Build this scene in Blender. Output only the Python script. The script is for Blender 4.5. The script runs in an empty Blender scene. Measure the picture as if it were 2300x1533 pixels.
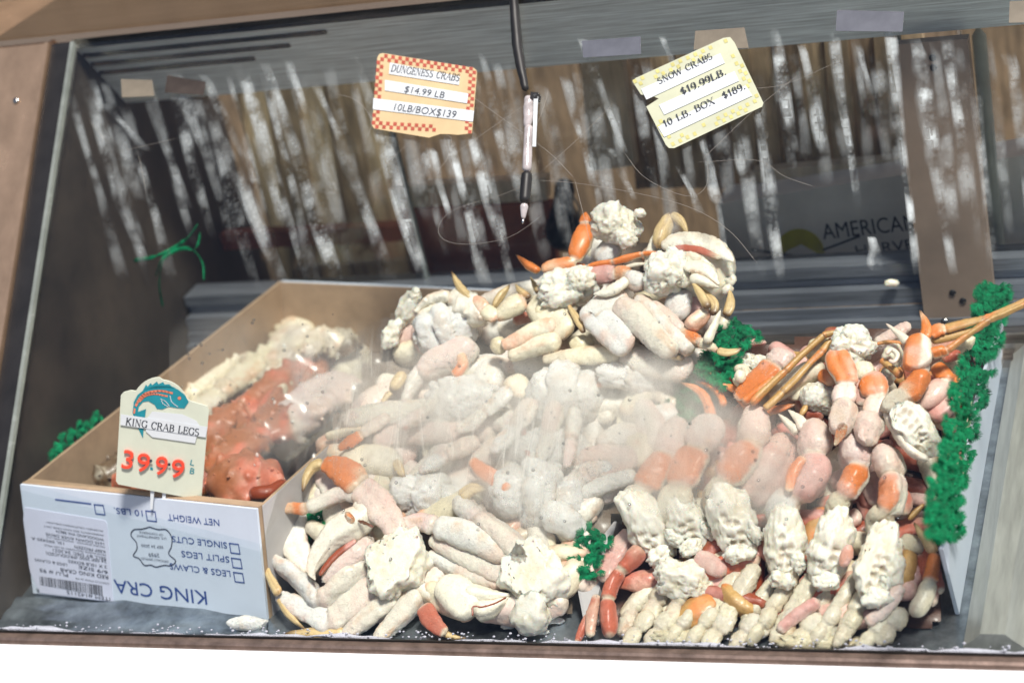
import bpy, math, random
import numpy as np
from mathutils import Vector, Matrix

# ------------------------------------------------------------------ camera, world, sun, exposure
S = bpy.context.scene
COL = S.collection
PITCH, YAW, ROLL, FPX = 0.43629, 0.40977, 0.21651, 4480.46
CAM = np.array([1.43778, -1.59663, 1.17053])
FWD = np.array([-math.sin(YAW)*math.cos(PITCH), math.cos(YAW)*math.cos(PITCH), -math.sin(PITCH)])
_r = np.cross(FWD, [0, 0, 1.]); _r /= np.linalg.norm(_r)
_u = np.cross(_r, FWD)
RGT = _r*math.cos(ROLL) - _u*math.sin(ROLL)
UPV = _u*math.cos(ROLL) + _r*math.sin(ROLL)
cd = bpy.data.cameras.new('camera'); cam = bpy.data.objects.new('camera', cd); COL.objects.link(cam)
cam.matrix_world = Matrix(((RGT[0], UPV[0], -FWD[0], CAM[0]), (RGT[1], UPV[1], -FWD[1], CAM[1]),
                           (RGT[2], UPV[2], -FWD[2], CAM[2]), (0, 0, 0, 1)))
cd.sensor_width = 36; cd.lens = FPX/2300*36; cd.clip_start = 0.05; cd.clip_end = 2000
cd.dof.use_dof = True; cd.dof.focus_distance = 2.16; cd.dof.aperture_fstop = 3.2
S.camera = cam

SUN_EL, SUN_AZ = math.radians(64), math.radians(128)      # azimuth clockwise from +Y
w = bpy.data.worlds.new('World'); S.world = w; w.use_nodes = True
wn = w.node_tree.nodes; wl = w.node_tree.links
sky = wn.new('ShaderNodeTexSky'); sky.sky_type = 'NISHITA'; sky.sun_disc = False
sky.sun_elevation = SUN_EL; sky.sun_rotation = SUN_AZ
wl.new(sky.outputs[0], wn['Background'].inputs[0]); wn['Background'].inputs[1].default_value = 0.068
sd = bpy.data.lights.new('sun', 'SUN'); sun = bpy.data.objects.new('sun', sd); COL.objects.link(sun)
sd.energy = 4.4; sd.angle = math.radians(11); sd.color = (1, .94, .86)
_sdir = Vector((math.sin(SUN_AZ)*math.cos(SUN_EL), math.cos(SUN_AZ)*math.cos(SUN_EL), math.sin(SUN_EL)))
sun.rotation_euler = _sdir.to_track_quat('Z', 'Y').to_euler(); sun.location = (0, -4, 6)
S.view_settings.view_transform = 'Standard'; S.view_settings.look = 'None'
S.view_settings.exposure = 0.40; S.view_settings.gamma = 1
S.cycles.transparent_max_bounces = 24
S.cycles.max_bounces = 8; S.cycles.use_denoising = True
rng = np.random.default_rng(7); random.seed(7)

# ------------------------------------------------------------------ where a sight line meets a surface of the case
GS = 0.5452/0.5409                                        # slope of the leaning front pane
def ray(x, y): return FWD + RGT*((x-1150)/FPX) - UPV*((y-766.5)/FPX)
def hit(x, y, n, d0):
    d = ray(x, y); n = np.array(n, float)
    return CAM + d*((d0 - CAM@n)/(d@n))
GN = np.array([0, -GS, 1.]); GN /= np.linalg.norm(GN)      # outward normal of the pane
def on_glass(x, y, off=0.): return hit(x, y, GN, off)
PN = np.array([0, -.62, 1.]); PD = -.04/np.linalg.norm(PN); PN /= np.linalg.norm(PN)
def on_pile(x, y, h=0.): return hit(x, y, PN, PD + h)
def on_y(x, y, Y): return hit(x, y, (0, 1, 0), Y)
def on_x(x, y, X): return hit(x, y, (1, 0, 0), X)
def on_z(x, y, Z): return hit(x, y, (0, 0, 1), Z)
def floor_z(y): return -.02 + .08*y
def mpx(P): return float((P-CAM)@FWD)/FPX
def crop(x0, y0, s): return lambda x, y: (x0 + x/s, y0 + y/s)

# ------------------------------------------------------------------ numpy noise
def _hash(i, j, k):
    h = (i*374761393 + j*668265263 + k*1274126177) & 0xffffffff
    h = ((h ^ (h >> 13))*1103515245) & 0xffffffff
    return ((h ^ (h >> 16)) & 0xffff)/65535.
def noise(P):
    P = np.asarray(P, float); I = np.floor(P).astype(np.int64); f = P - I; f = f*f*(3-2*f)
    o = 0
    for a in (0, 1):
        for b in (0, 1):
            for c in (0, 1):
                wgt = (f[:, 0] if a else 1-f[:, 0])*(f[:, 1] if b else 1-f[:, 1])*(f[:, 2] if c else 1-f[:, 2])
                o = o + wgt*_hash(I[:, 0]+a, I[:, 1]+b, I[:, 2]+c)
    return o*2-1
def fbm(P, n=3):
    o = 0; a = 1.; t = 0
    for i in range(n):
        o = o + a*noise(np.asarray(P)*2**i + 17.3*i); t += a; a *= .5
    return o/t
def sstep(a, b, x):
    t = np.clip((x-a)/(b-a), 0, 1); return t*t*(3-2*t)

# ------------------------------------------------------------------ objects
def tag(o, label=None, cat=None, group=None, kind=None):
    if label: o['label'] = label
    if cat: o['category'] = cat
    if group: o['group'] = group
    if kind: o['kind'] = kind
    return o
def thing(name, label, cat, loc=(0, 0, 0), group=None):
    o = bpy.data.objects.new(name, None); COL.objects.link(o); o.location = [float(v) for v in loc]
    o.empty_display_size = .02
    return tag(o, label, cat, group)
def origin(o):
    v = np.zeros(3)
    while o is not None: v = v + np.array(o.location); o = o.parent
    return v
def mesh(name, geo, mat, parent=None, smooth=True, label=None, kind=None):
    """geo = (verts world coords, faces, colours or None, uvs or None)"""
    V = np.asarray(geo[0], float); F = geo[1]
    C = geo[2] if len(geo) > 2 else None; UV = geo[3] if len(geo) > 3 else None
    base = origin(parent) if parent is not None else np.zeros(3)
    loc = np.zeros(3)
    if parent is None: loc = V.mean(0); 
    me = bpy.data.meshes.new(name)
    me.from_pydata((V-base-loc).tolist(), [], [tuple(int(i) for i in f) for f in F])
    if C is not None:
        a = me.color_attributes.new('Col', 'FLOAT_COLOR', 'POINT')
        c4 = np.ones((len(V), 4), np.float32); c4[:, :3] = C; a.data.foreach_set('color', c4.ravel())
    if UV is not None:
        l = me.uv_layers.new(name='UVMap'); li = np.zeros(len(me.loops), np.int32)
        me.loops.foreach_get('vertex_index', li); l.data.foreach_set('uv', np.asarray(UV, np.float32)[li].ravel())
    if smooth: me.polygons.foreach_set('use_smooth', [True]*len(me.polygons))
    me.materials.append(mat)
    o = bpy.data.objects.new(name, me); COL.objects.link(o)
    o.location = loc
    if parent is not None: o.parent = parent
    tag(o, label, None, None, kind)
    return o
def join(*gs):
    V = []; F = []; Cs = []; n = 0
    for g in gs:
        V.append(g[0]); F += [tuple(i+n for i in f) for f in g[1]]
        Cs.append(g[2] if len(g) > 2 and g[2] is not None else np.ones((len(g[0]), 3))); n += len(g[0])
    return np.concatenate(V), F, np.concatenate(Cs)
def box(o, a, b, c):
    """parallelepiped from a corner and three edge vectors"""
    o, a, b, c = [np.array(v, float) for v in (o, a, b, c)]
    V = np.array([o, o+a, o+a+b, o+b, o+c, o+a+c, o+a+b+c, o+b+c])
    F = [(0, 3, 2, 1), (4, 5, 6, 7), (0, 1, 5, 4), (1, 2, 6, 5), (2, 3, 7, 6), (3, 0, 4, 7)]
    if np.dot(np.cross(a, b), c) < 0: F = [f[::-1] for f in F]
    return V, F
def aabb(x0, x1, y0, y1, z0, z1): return box((x0, y0, z0), (x1-x0, 0, 0), (0, y1-y0, 0), (0, 0, z1-z0))
def slab(pts, n, th):
    """polygon extruded by th along n"""
    P = np.array(pts, float); n = np.array(n, float); n /= np.linalg.norm(n); k = len(P)
    V = np.concatenate([P, P+n*th])
    ar = np.zeros(3)
    for i in range(k): ar += np.cross(P[i]-P[0], P[(i+1) % k]-P[0])
    top = tuple(range(k, 2*k)); bot = tuple(range(k))[::-1]
    F = [top, bot] + [(i, (i+1) % k, (i+1) % k+k, i+k) for i in range(k)]
    if ar@n < 0: F = [f[::-1] for f in F]
    return V, F
def catmull(P, n):
    P = np.asarray(P, float)
    if len(P) == 2:
        t = np.linspace(0, 1, n)[:, None]; return P[0]*(1-t)+P[1]*t
    Q = np.concatenate([[2*P[0]-P[1]], P, [2*P[-1]-P[-2]]])
    s = np.linspace(0, len(P)-1-1e-9, n); i = s.astype(int); t = (s-i)[:, None]
    a, b, c, d = Q[i], Q[i+1], Q[i+2], Q[i+3]
    return .5*(2*b+(c-a)*t+(2*a-5*b+4*c-d)*t**2+(3*b-a-3*c+d)*t**3)
def tube(P, R, up=None, step=.0025, smax=44, flat=1., cap=True, amp=0., seed=0., fine=0., knob=0., crab=False, joints=()):
    """swept limb through points P with radii R; returns verts, faces, along 0..1, facing -1..1"""
    P = np.asarray(P, float); R = np.asarray(R, float)
    L = np.linalg.norm(np.diff(P, axis=0), axis=1).sum()
    n = int(np.clip(L/step, 5, 120)); sides = int(np.clip(2*math.pi*R.max()/step, 8, smax))
    D = catmull(np.column_stack([P, R]), n); C = D[:, :3]; r = np.maximum(D[:, 3], R.min()*.5)
    u = np.linspace(0, 1, n)
    if cap:
        for e in (0, 1):
            rr = min(r[0 if e == 0 else -1]*(.85 if crab else 1), L*.3)
            dd = (u if e == 0 else 1-u)*L
            q = np.clip(dd/max(rr, 1e-6), 0, 1); r = r*np.sqrt(np.clip(1-(1-q)**2, .02, 1))
    if crab:
        rm = R.max()
        for t in joints:
            e_ = (u-t)*L/rm; r = r*(1-.20*np.exp(-(e_/.17)**2)+.10*np.exp(-((e_+.42)/.22)**2)+.05*np.exp(-((e_-.5)/.25)**2))
    T = np.gradient(C, axis=0); T /= np.linalg.norm(T, axis=1)[:, None]+1e-12
    up = np.array(PN if up is None else up, float)
    B = np.cross(T, up); B /= np.linalg.norm(B, axis=1)[:, None]+1e-9
    N = np.cross(B, T)
    th = np.arange(sides)/sides*2*math.pi
    ct, st = np.cos(th), np.sin(th)
    off = N[:, None, :]*ct[None, :, None]*flat + B[:, None, :]*st[None, :, None]
    if crab:
        ph = seed*1.37; xs_ = 1+.12*np.cos(2*(th-ph))+.06*np.cos(3*th+ph*2)+.12*np.clip(np.cos(th-ph*3), 0, 1)**8-.08*np.clip(np.cos(th-ph*3-1.3), 0, 1)**8
        off = off*xs_[None, :, None]
    V = C[:, None, :] + off*r[:, None, None]
    Vf = V.reshape(-1, 3); nf = off.reshape(-1, 3)
    rf = np.repeat(r, sides)
    if amp or fine or knob:
        m = R.max()
        d = amp*m*fbm(Vf/(m*1.3)+seed, 2) + fine*fbm(Vf/.0030+seed*3, 2)*np.clip(rf/(m*.5), 0, 1)
        if knob: d = d + knob*m*np.clip(noise(Vf/(m*.42)+seed)-.25, 0, 1)*1.6
        Vf = Vf + nf*d[:, None]
    Vf = np.concatenate([Vf, [C[0], C[-1]]])
    F = [(i*sides+j, i*sides+(j+1) % sides, (i+1)*sides+(j+1) % sides, (i+1)*sides+j) for i in range(n-1) for j in range(sides)]
    a, b = n*sides, n*sides+1
    F += [(a, (j+1) % sides, j) for j in range(sides)] + [(b, (n-1)*sides+j, (n-1)*sides+(j+1) % sides) for j in range(sides)]
    al = np.concatenate([np.repeat(u, sides), [0, 1]]); fa = np.concatenate([np.tile(ct, n), [0, 0]]); sa = np.concatenate([np.tile(st, n), [0, 0]])
    return Vf, F, al, fa, sa
def line_tube(P, r, n=8, step=.006):
    V, F, *_ = tube(P, [r]*len(P) if np.isscalar(r) else r, step=step, smax=n); return V, F

# ------------------------------------------------------------------ materials
def nmat(name):
    m = bpy.data.materials.new(name); m.use_nodes = True
    nt = m.node_tree; return m, nt.nodes, nt.links, nt.nodes['Principled BSDF']
def plain(name, col, rough=.5, metal=0., nscale=30., namt=.12, bump=0., bscale=200., stretch=None, coat=0., col2=None, nth=.5):
    m, n, l, p = nmat(name)
    tc = n.new('ShaderNodeTexCoord'); mp = n.new('ShaderNodeMapping'); l.new(tc.outputs['Object'], mp.inputs[0])
    if stretch: mp.inputs['Scale'].default_value = stretch
    nz = n.new('ShaderNodeTexNoise'); nz.inputs['Scale'].default_value = nscale; nz.inputs['Detail'].default_value = 6
    nz.inputs['Roughness'].default_value = .65
    l.new(mp.outputs[0], nz.inputs['Vector'])
    rp = n.new('ShaderNodeValToRGB'); l.new(nz.outputs[0], rp.inputs[0])
    c2 = col2 or tuple(c*(1-namt*2) for c in col)
    rp.color_ramp.elements[0].position = nth-.18; rp.color_ramp.elements[1].position = nth+.16
    rp.color_ramp.elements[0].color = (*c2, 1); rp.color_ramp.elements[1].color = (*[min(1, c*(1+namt)) for c in col], 1)
    l.new(rp.outputs[0], p.inputs['Base Color'])
    p.inputs['Metallic'].default_value = metal
    rr = n.new('ShaderNodeMapRange'); l.new(nz.outputs[0], rr.inputs[0])
    rr.inputs[3].default_value = max(.03, rough-.1); rr.inputs[4].default_value = min(1, rough+.1); l.new(rr.outputs[0], p.inputs['Roughness'])
    p.inputs['Coat Weight'].default_value = coat
    if bump:
        b2 = n.new('ShaderNodeTexNoise'); b2.inputs['Scale'].default_value = bscale; b2.inputs['Detail'].default_value = 4
        l.new(mp.outputs[0], b2.inputs['Vector'])
        bp = n.new('ShaderNodeBump'); bp.inputs['Strength'].default_value = bump; bp.inputs['Distance'].default_value = .002
        l.new(b2.outputs[0], bp.inputs['Height']); l.new(bp.outputs[0], p.inputs['Normal'])
    return m
def shell_mat(name, rough, bump, spk, sss=.0, coat=0.):
    m, n, l, p = nmat(name)
    at = n.new('ShaderNodeAttribute'); at.attribute_name = 'Col'
    tc = n.new('ShaderNodeTexCoord')
    nz = n.new('ShaderNodeTexNoise'); nz.inputs['Scale'].default_value = 380; nz.inputs['Detail'].default_value = 4; nz.inputs['Roughness'].default_value = .7
    l.new(tc.outputs['Object'], nz.inputs['Vector'])
    mr = n.new('ShaderNodeMapRange'); mr.inputs[1].default_value = .3; mr.inputs[2].default_value = .7
    mr.inputs[3].default_value = 1-spk; mr.inputs[4].default_value = 1+spk*.35; l.new(nz.outputs[0], mr.inputs[0])
    mx = n.new('ShaderNodeMix'); mx.data_type = 'RGBA'; mx.blend_type = 'MULTIPLY'; mx.inputs[0].default_value = 1
    l.new(at.outputs['Color'], mx.inputs[6]); l.new(mr.outputs[0], mx.inputs[7])
    # fine dark pores and flecks
    vo = n.new('ShaderNodeTexVoronoi'); vo.inputs['Scale'].default_value = 260; l.new(tc.outputs['Object'], vo.inputs['Vector'])
    lt = n.new('ShaderNodeMapRange'); lt.inputs[1].default_value = .05; lt.inputs[2].default_value = .22; l.new(vo.outputs['Distance'], lt.inputs[0])
    n2 = n.new('ShaderNodeTexNoise'); n2.inputs['Scale'].default_value = 60; l.new(tc.outputs['Object'], n2.inputs['Vector'])
    mm = n.new('ShaderNodeMath'); mm.operation = 'GREATER_THAN'; mm.inputs[1].default_value = .50; l.new(n2.outputs[0], mm.inputs[0])
    ms = n.new('ShaderNodeMath'); ms.operation = 'SUBTRACT'; ms.inputs[0].default_value = 1; l.new(lt.outputs[0], ms.inputs[1])
    mu = n.new('ShaderNodeMath'); mu.operation = 'MULTIPLY'; l.new(mm.outputs[0], mu.inputs[0]); l.new(ms.outputs[0], mu.inputs[1])
    m3 = n.new('ShaderNodeMath'); m3.operation = 'MULTIPLY'; m3.inputs[1].default_value = .75*min(1, spk*3); l.new(mu.outputs[0], m3.inputs[0])
    mx2 = n.new('ShaderNodeMix'); mx2.data_type = 'RGBA'; mx2.inputs[7].default_value = (.22, .13, .06, 1)
    l.new(m3.outputs[0], mx2.inputs[0]); l.new(mx.outputs[2], mx2.inputs[6]); l.new(mx2.outputs[2], p.inputs['Base Color'])
    p.inputs['Roughness'].default_value = rough; p.inputs['Coat Weight'].default_value = coat; p.inputs['Coat Roughness'].default_value = .25
    if sss:
        p.inputs['Subsurface Weight'].default_value = sss; p.inputs['Subsurface Radius'].default_value = (1, .5, .3); p.inputs['Subsurface Scale'].default_value = .006
    bn = n.new('ShaderNodeTexNoise'); bn.inputs['Scale'].default_value = 520; bn.inputs['Detail'].default_value = 5; bn.inputs['Roughness'].default_value = .75
    l.new(tc.outputs['Object'], bn.inputs['Vector'])
    bp = n.new('ShaderNodeBump'); bp.inputs['Strength'].default_value = bump; bp.inputs['Distance'].default_value = .0022
    l.new(bn.outputs[0], bp.inputs['Height']); l.new(bp.outputs[0], p.inputs['Normal'])
    return m
M = {}
M['frost'] = shell_mat('frosted_shell', .5, .9, .15, sss=.15, coat=.25)
M['shell'] = shell_mat('crab_shell', .34, .35, .20, coat=.35)
M['meat'] = shell_mat('crab_meat', .34, .4, .08, sss=.5, coat=.35)
M['steel'] = plain('stainless_steel', (.50, .43, .37), .2, .95, 5, .10, .03, 60, stretch=(1.5, 20, 20))
M['steel_post'] = plain('scratched_steel', (.50, .34, .23), .24, .62, 9, .10, .05, 140, stretch=(3, 2, 2))
M['lip'] = plain('polished_lip', (.55, .48, .44), .16, 1., 6, .05, .02, 60, stretch=(1.5, 20, 20))
M['ledge'] = plain('ledge_steel', (.25, .18, .15), .4, .6, 40, .2, .1, 200)
M['header'] = plain('zinc_header', (.66, .72, .74), .5, .15, 9, .22, .05, 200, stretch=(1.2, 40, 40))
M['track'] = plain('aluminium_track', (.26, .28, .32), .38, .6, 10, .18, .06, 200, stretch=(1.2, 30, 30))
M['deck'] = plain('galvanised_deck', (.34, .38, .42), .32, .85, 16, .35, .25, 40)
M['ridged'] = plain('ridged_tray', (.42, .42, .39), .42, .5, 10, .10, .03, 200, stretch=(14, 1, 14))
M['black'] = plain('black_gasket', (.012, .011, .012), .5)
M['gedge'] = plain('glass_edge', (.22, .24, .22), .25)
M['white'] = plain('white_enamel', (.86, .87, .9), .35, 0, 6, .015)
M['wall_dark'] = plain('dark_side_wall', (.06, .046, .034), .6, 0, 5, .3, .05, 40)
M['brownboard'] = plain('kraft_board', (.36, .25, .16), .8, 0, 40, .08, .1, 300)
M['boxwhite'] = plain('white_carton', (.58, .64, .74), .55, 0, 12, .025, .05, 300)
M['boxgrey'] = plain('grey_carton', (.90, .85, .80), .7, 0, 12, .08)
M['label'] = plain('label_paper', (.62, .63, .76), .6, 0, 20, .02)
M['blue_ink'] = plain('blue_ink', (.03, .07, .26), .6, 0, 60, .06)
M['black_ink'] = plain('black_ink', (.035, .04, .055), .6, 0, 60, .1)
M['stamp_ink'] = plain('stamp_ink', (.07, .08, .13), .7, 0, 300, .4)
M['teal'] = plain('teal_print', (.01, .24, .30), .45, 0, 60, .06)
M['coral'] = plain('coral_print', (.72, .22, .13), .45, 0, 60, .06)
M['red'] = plain('red_plastic', (.85, .07, .035), .35, 0, 30, .04, coat=.3)
M['tagplastic'] = plain('ivory_plastic', (.60, .63, .52), .4, 0, 30, .03, coat=.2)
M['paper_white'] = plain('paper_strip', (.64, .67, .70), .6, 0, 40, .02)
M['paper_tan'] = plain('tan_card', (.62, .46, .26), .5, 0, 14, .08)
M['paper_lime'] = plain('pale_yellow_card', (.54, .55, .40), .5, 0, 14, .07)
M['red_print'] = plain('red_check_print', (.42, .08, .05), .55, 0, 60, .1)
M['yellow_print'] = plain('yellow_check_print', (.58, .53, .20), .55, 0, 60, .1)
M['green'] = plain('green_plastic', (.002, .17, .065), .7, 0, 90, .38)
M['green'].node_tree.nodes['Principled BSDF'].inputs['Specular IOR Level'].default_value = .15
M['wood_dark'] = plain('dark_brown_board', (.34, .24, .15), .75, 0, 6, .3, .1, 60, stretch=(14, 2, 2))
M['wood_mid'] = plain('brown_board', (.52, .39, .25), .75, 0, 6, .25, .1, 60, stretch=(14, 2, 2))
M['wood_tan'] = plain('tan_board', (.66, .55, .41), .7, 0, 8, .15, .05, 60, stretch=(10, 2, 2))
M['post'] = plain('brown_enamel_post', (.27, .20, .155), .45, 0, 8, .1, .05, 60)
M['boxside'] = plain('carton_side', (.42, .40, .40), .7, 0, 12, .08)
M['redbox'] = plain('rust_red_carton', (.36, .11, .06), .7, 0, 9, .25)
M['yellow'] = plain('yellow_logo', (.55, .50, .04), .6)
M['bag'] = plain('black_bag', (.012, .012, .013), .35, 0, 20, .2, .3, 40)
M['bagstring'] = plain('grey_string', (.25, .24, .22), .7)
M['pipe'] = plain('pale_pipe', (.55, .58, .52), .5, 0, 14, .15)
M['pavement'] = plain('pavement', (.26, .22, .19), .9, 0, 4, .2, .2, 60)
M['canopy'] = plain('canopy_board', (.20, .135, .085), .8, 0, 5, .3)
M['tape_tan'] = plain('brown_tape', (.20, .17, .13), .35, 0, 30, .1)
M['tape_dark'] = plain('dark_tape', (.055, .042, .035), .35, 0, 30, .2)
M['tape_blue'] = plain('lilac_tape', (.12, .125, .15), .35, 0, 30, .1)
M['frostbit'] = plain('frost_snow', (.52, .51, .60), .8, 0, 200, .06, .8, 500)
M['brass'] = plain('screw_steel', (.5, .48, .45), .25, 1., 40, .1)
M['clearplastic'] = plain('smoky_pen_barrel', (.50, .45, .45), .12, 0, 40, .2, coat=.6)
M['chrome'] = plain('pen_point', (.75, .72, .7), .15, 1., 40, .05)

def glass_mat(name, tint=(1, 1, 1), rough=0., ior=1.45, boost=1.):
    m = bpy.data.materials.new(name); m.use_nodes = True; n = m.node_tree.nodes; l = m.node_tree.links
    n.remove(n['Principled BSDF']); out = n['Material Output']
    t = n.new('ShaderNodeBsdfTransparent'); t.inputs[0].default_value = (*tint, 1)
    g = n.new('ShaderNodeBsdfGlossy'); g.inputs['Roughness'].default_value = rough
    fr = n.new('ShaderNodeFresnel'); fr.inputs[0].default_value = ior
    mu = n.new('ShaderNodeMath'); mu.operation = 'MULTIPLY'; mu.inputs[1].default_value = boost; l.new(fr.outputs[0], mu.inputs[0])
    mx = n.new('ShaderNodeMixShader'); l.new(mu.outputs[0], mx.inputs[0]); l.new(t.outputs[0], mx.inputs[1]); l.new(g.outputs[0], mx.inputs[2])
    l.new(mx.outputs[0], out.inputs[0]); return m
M['glass'] = glass_mat('case_glass', (.97, .985, .98), .0, 1.35)
M['door_glass'] = glass_mat('door_glass', (.95, .95, .93), .05, 1.3)
M['door_tint'] = glass_mat('door_glass_tinted', (.84, .87, .84), .08, 1.4)

def film_mat(name, col, kind, trans=.5):
    """translucent film whose cover comes from the Col attribute"""
    m = bpy.data.materials.new(name); m.use_nodes = True; n = m.node_tree.nodes; l = m.node_tree.links
    n.remove(n['Principled BSDF']); out = n['Material Output']
    at = n.new('ShaderNodeAttribute'); at.attribute_name = 'Col'
    sep = n.new('ShaderNodeSeparateColor'); l.new(at.outputs['Color'], sep.inputs[0])
    uv = n.new('ShaderNodeUVMap'); uv.uv_map = 'UVMap'
    def math_(op, a, b):
        q = n.new('ShaderNodeMath'); q.operation = op
        for i, v in enumerate((a, b)):
            if isinstance(v, (int, float)): q.inputs[i].default_value = v
            elif v is not None: l.new(v, q.inputs[i])
        return q.outputs[0]
    def rng_(v, a, b, c=0., d=1., smooth=True):
        q = n.new('ShaderNodeMapRange'); q.interpolation_type = 'SMOOTHSTEP' if smooth else 'LINEAR'
        l.new(v, q.inputs[0])
        for i, x in enumerate((a, b, c, d)): q.inputs[i+1].default_value = x
        return q.outputs[0]
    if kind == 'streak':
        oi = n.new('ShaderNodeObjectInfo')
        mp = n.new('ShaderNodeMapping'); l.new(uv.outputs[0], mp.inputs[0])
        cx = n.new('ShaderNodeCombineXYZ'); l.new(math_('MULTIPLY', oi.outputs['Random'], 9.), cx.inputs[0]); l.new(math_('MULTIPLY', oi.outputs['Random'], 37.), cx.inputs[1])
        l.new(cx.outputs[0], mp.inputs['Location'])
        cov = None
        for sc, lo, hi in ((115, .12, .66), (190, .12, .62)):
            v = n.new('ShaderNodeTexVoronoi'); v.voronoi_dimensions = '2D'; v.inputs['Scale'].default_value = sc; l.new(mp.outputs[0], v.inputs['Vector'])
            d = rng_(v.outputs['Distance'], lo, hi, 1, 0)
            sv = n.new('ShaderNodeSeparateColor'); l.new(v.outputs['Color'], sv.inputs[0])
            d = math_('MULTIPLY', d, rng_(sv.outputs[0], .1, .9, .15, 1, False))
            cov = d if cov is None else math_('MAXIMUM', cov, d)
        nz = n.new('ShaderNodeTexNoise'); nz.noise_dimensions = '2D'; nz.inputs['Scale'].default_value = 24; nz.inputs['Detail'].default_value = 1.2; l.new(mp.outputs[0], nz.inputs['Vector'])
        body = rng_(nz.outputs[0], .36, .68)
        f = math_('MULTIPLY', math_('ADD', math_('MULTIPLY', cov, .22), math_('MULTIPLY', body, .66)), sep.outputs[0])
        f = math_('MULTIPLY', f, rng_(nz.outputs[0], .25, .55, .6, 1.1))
    elif kind == 'fog':
        nz = n.new('ShaderNodeTexNoise'); nz.noise_dimensions = '2D'; nz.inputs['Scale'].default_value = 16; nz.inputs['Detail'].default_value = 6; nz.inputs['Roughness'].default_value = .62
        mp = n.new('ShaderNodeMapping'); mp.inputs['Scale'].default_value = (1.6, .55, 1); l.new(uv.outputs[0], mp.inputs[0]); l.new(mp.outputs[0], nz.inputs['Vector'])
        f = math_('MULTIPLY', sep.outputs[0], rng_(nz.outputs[0], .25, .75, .55, 1.25, False))
        # fine runs of water down the pane
        mp2 = n.new('ShaderNodeMapping'); mp2.inputs['Scale'].default_value = (58, 9, 1); mp2.inputs['Rotation'].default_value = (0, 0, -.25); l.new(uv.outputs[0], mp2.inputs[0])
        dr = n.new('ShaderNodeTexNoise'); dr.noise_dimensions = '2D'; dr.inputs['Scale'].default_value = 1; dr.inputs['Detail'].default_value = 7; dr.inputs['Roughness'].default_value = .68; dr.inputs['Distortion'].default_value = .9; l.new(mp2.outputs[0], dr.inputs['Vector'])
        runs = math_('MULTIPLY', rng_(dr.outputs[0], .52, .72), sep.outputs[1])
        f = math_('ADD', f, math_('MULTIPLY', runs, .42))
        # droplets that have gathered: clear pinholes
        v = n.new('ShaderNodeTexVoronoi'); v.voronoi_dimensions = '2D'; v.inputs['Scale'].default_value = 420; l.new(uv.outputs[0], v.inputs['Vector'])
        f = math_('MULTIPLY', f, rng_(v.outputs['Distance'], .05, .3, .8, 1.0))
    else:
        nz = n.new('ShaderNodeTexNoise'); nz.inputs['Scale'].default_value = 26; nz.inputs['Detail'].default_value = 6
        tc = n.new('ShaderNodeTexCoord'); l.new(tc.outputs['Object'], nz.inputs['Vector'])
        f = math_('MULTIPLY', sep.outputs[0], rng_(nz.outputs[0], .35, .7, .35, 1.15, False))
    f = math_('MINIMUM', f, .93)
    t = n.new('ShaderNodeBsdfTransparent')
    d = n.new('ShaderNodeBsdfDiffuse'); d.inputs[0].default_value = (*col, 1)
    tr = n.new('ShaderNodeBsdfTranslucent'); tr.inputs[0].default_value = (*col, 1)
    m1 = n.new('ShaderNodeMixShader'); m1.inputs[0].default_value = trans; l.new(d.outputs[0], m1.inputs[1]); l.new(tr.outputs[0], m1.inputs[2])
    src = m1.outputs[0]
    if kind == 'sheet':
        g = n.new('ShaderNodeBsdfGlossy'); g.inputs['Roughness'].default_value = .2
        m3 = n.new('ShaderNodeMixShader'); m3.inputs[0].default_value = .25; l.new(src, m3.inputs[1]); l.new(g.outputs[0], m3.inputs[2]); src = m3.outputs[0]
    m2 = n.new('ShaderNodeMixShader'); l.new(f, m2.inputs[0]); l.new(t.outputs[0], m2.inputs[1]); l.new(src, m2.inputs[2])
    l.new(m2.outputs[0], out.inputs[0]); return m
M['streak'] = film_mat('painted_reflection', (.86, .88, .92), 'streak', .3)  # pale film that paints blurred reflections onto the pane
M['fog'] = film_mat('condensation', (.80, .77, .73), 'fog', .5)
M['sheet'] = film_mat('clear_plastic_sheet', (.62, .62, .64), 'sheet', .5)
m = glass_mat('water_drop', (.93, .94, .95), .08, 1.33, 4.); M['drop'] = m
m, n_, l_, p_ = nmat('hairline_scratch'); p_.inputs['Base Color'].default_value = (.30, .27, .24, 1); M['scratch'] = m

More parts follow.
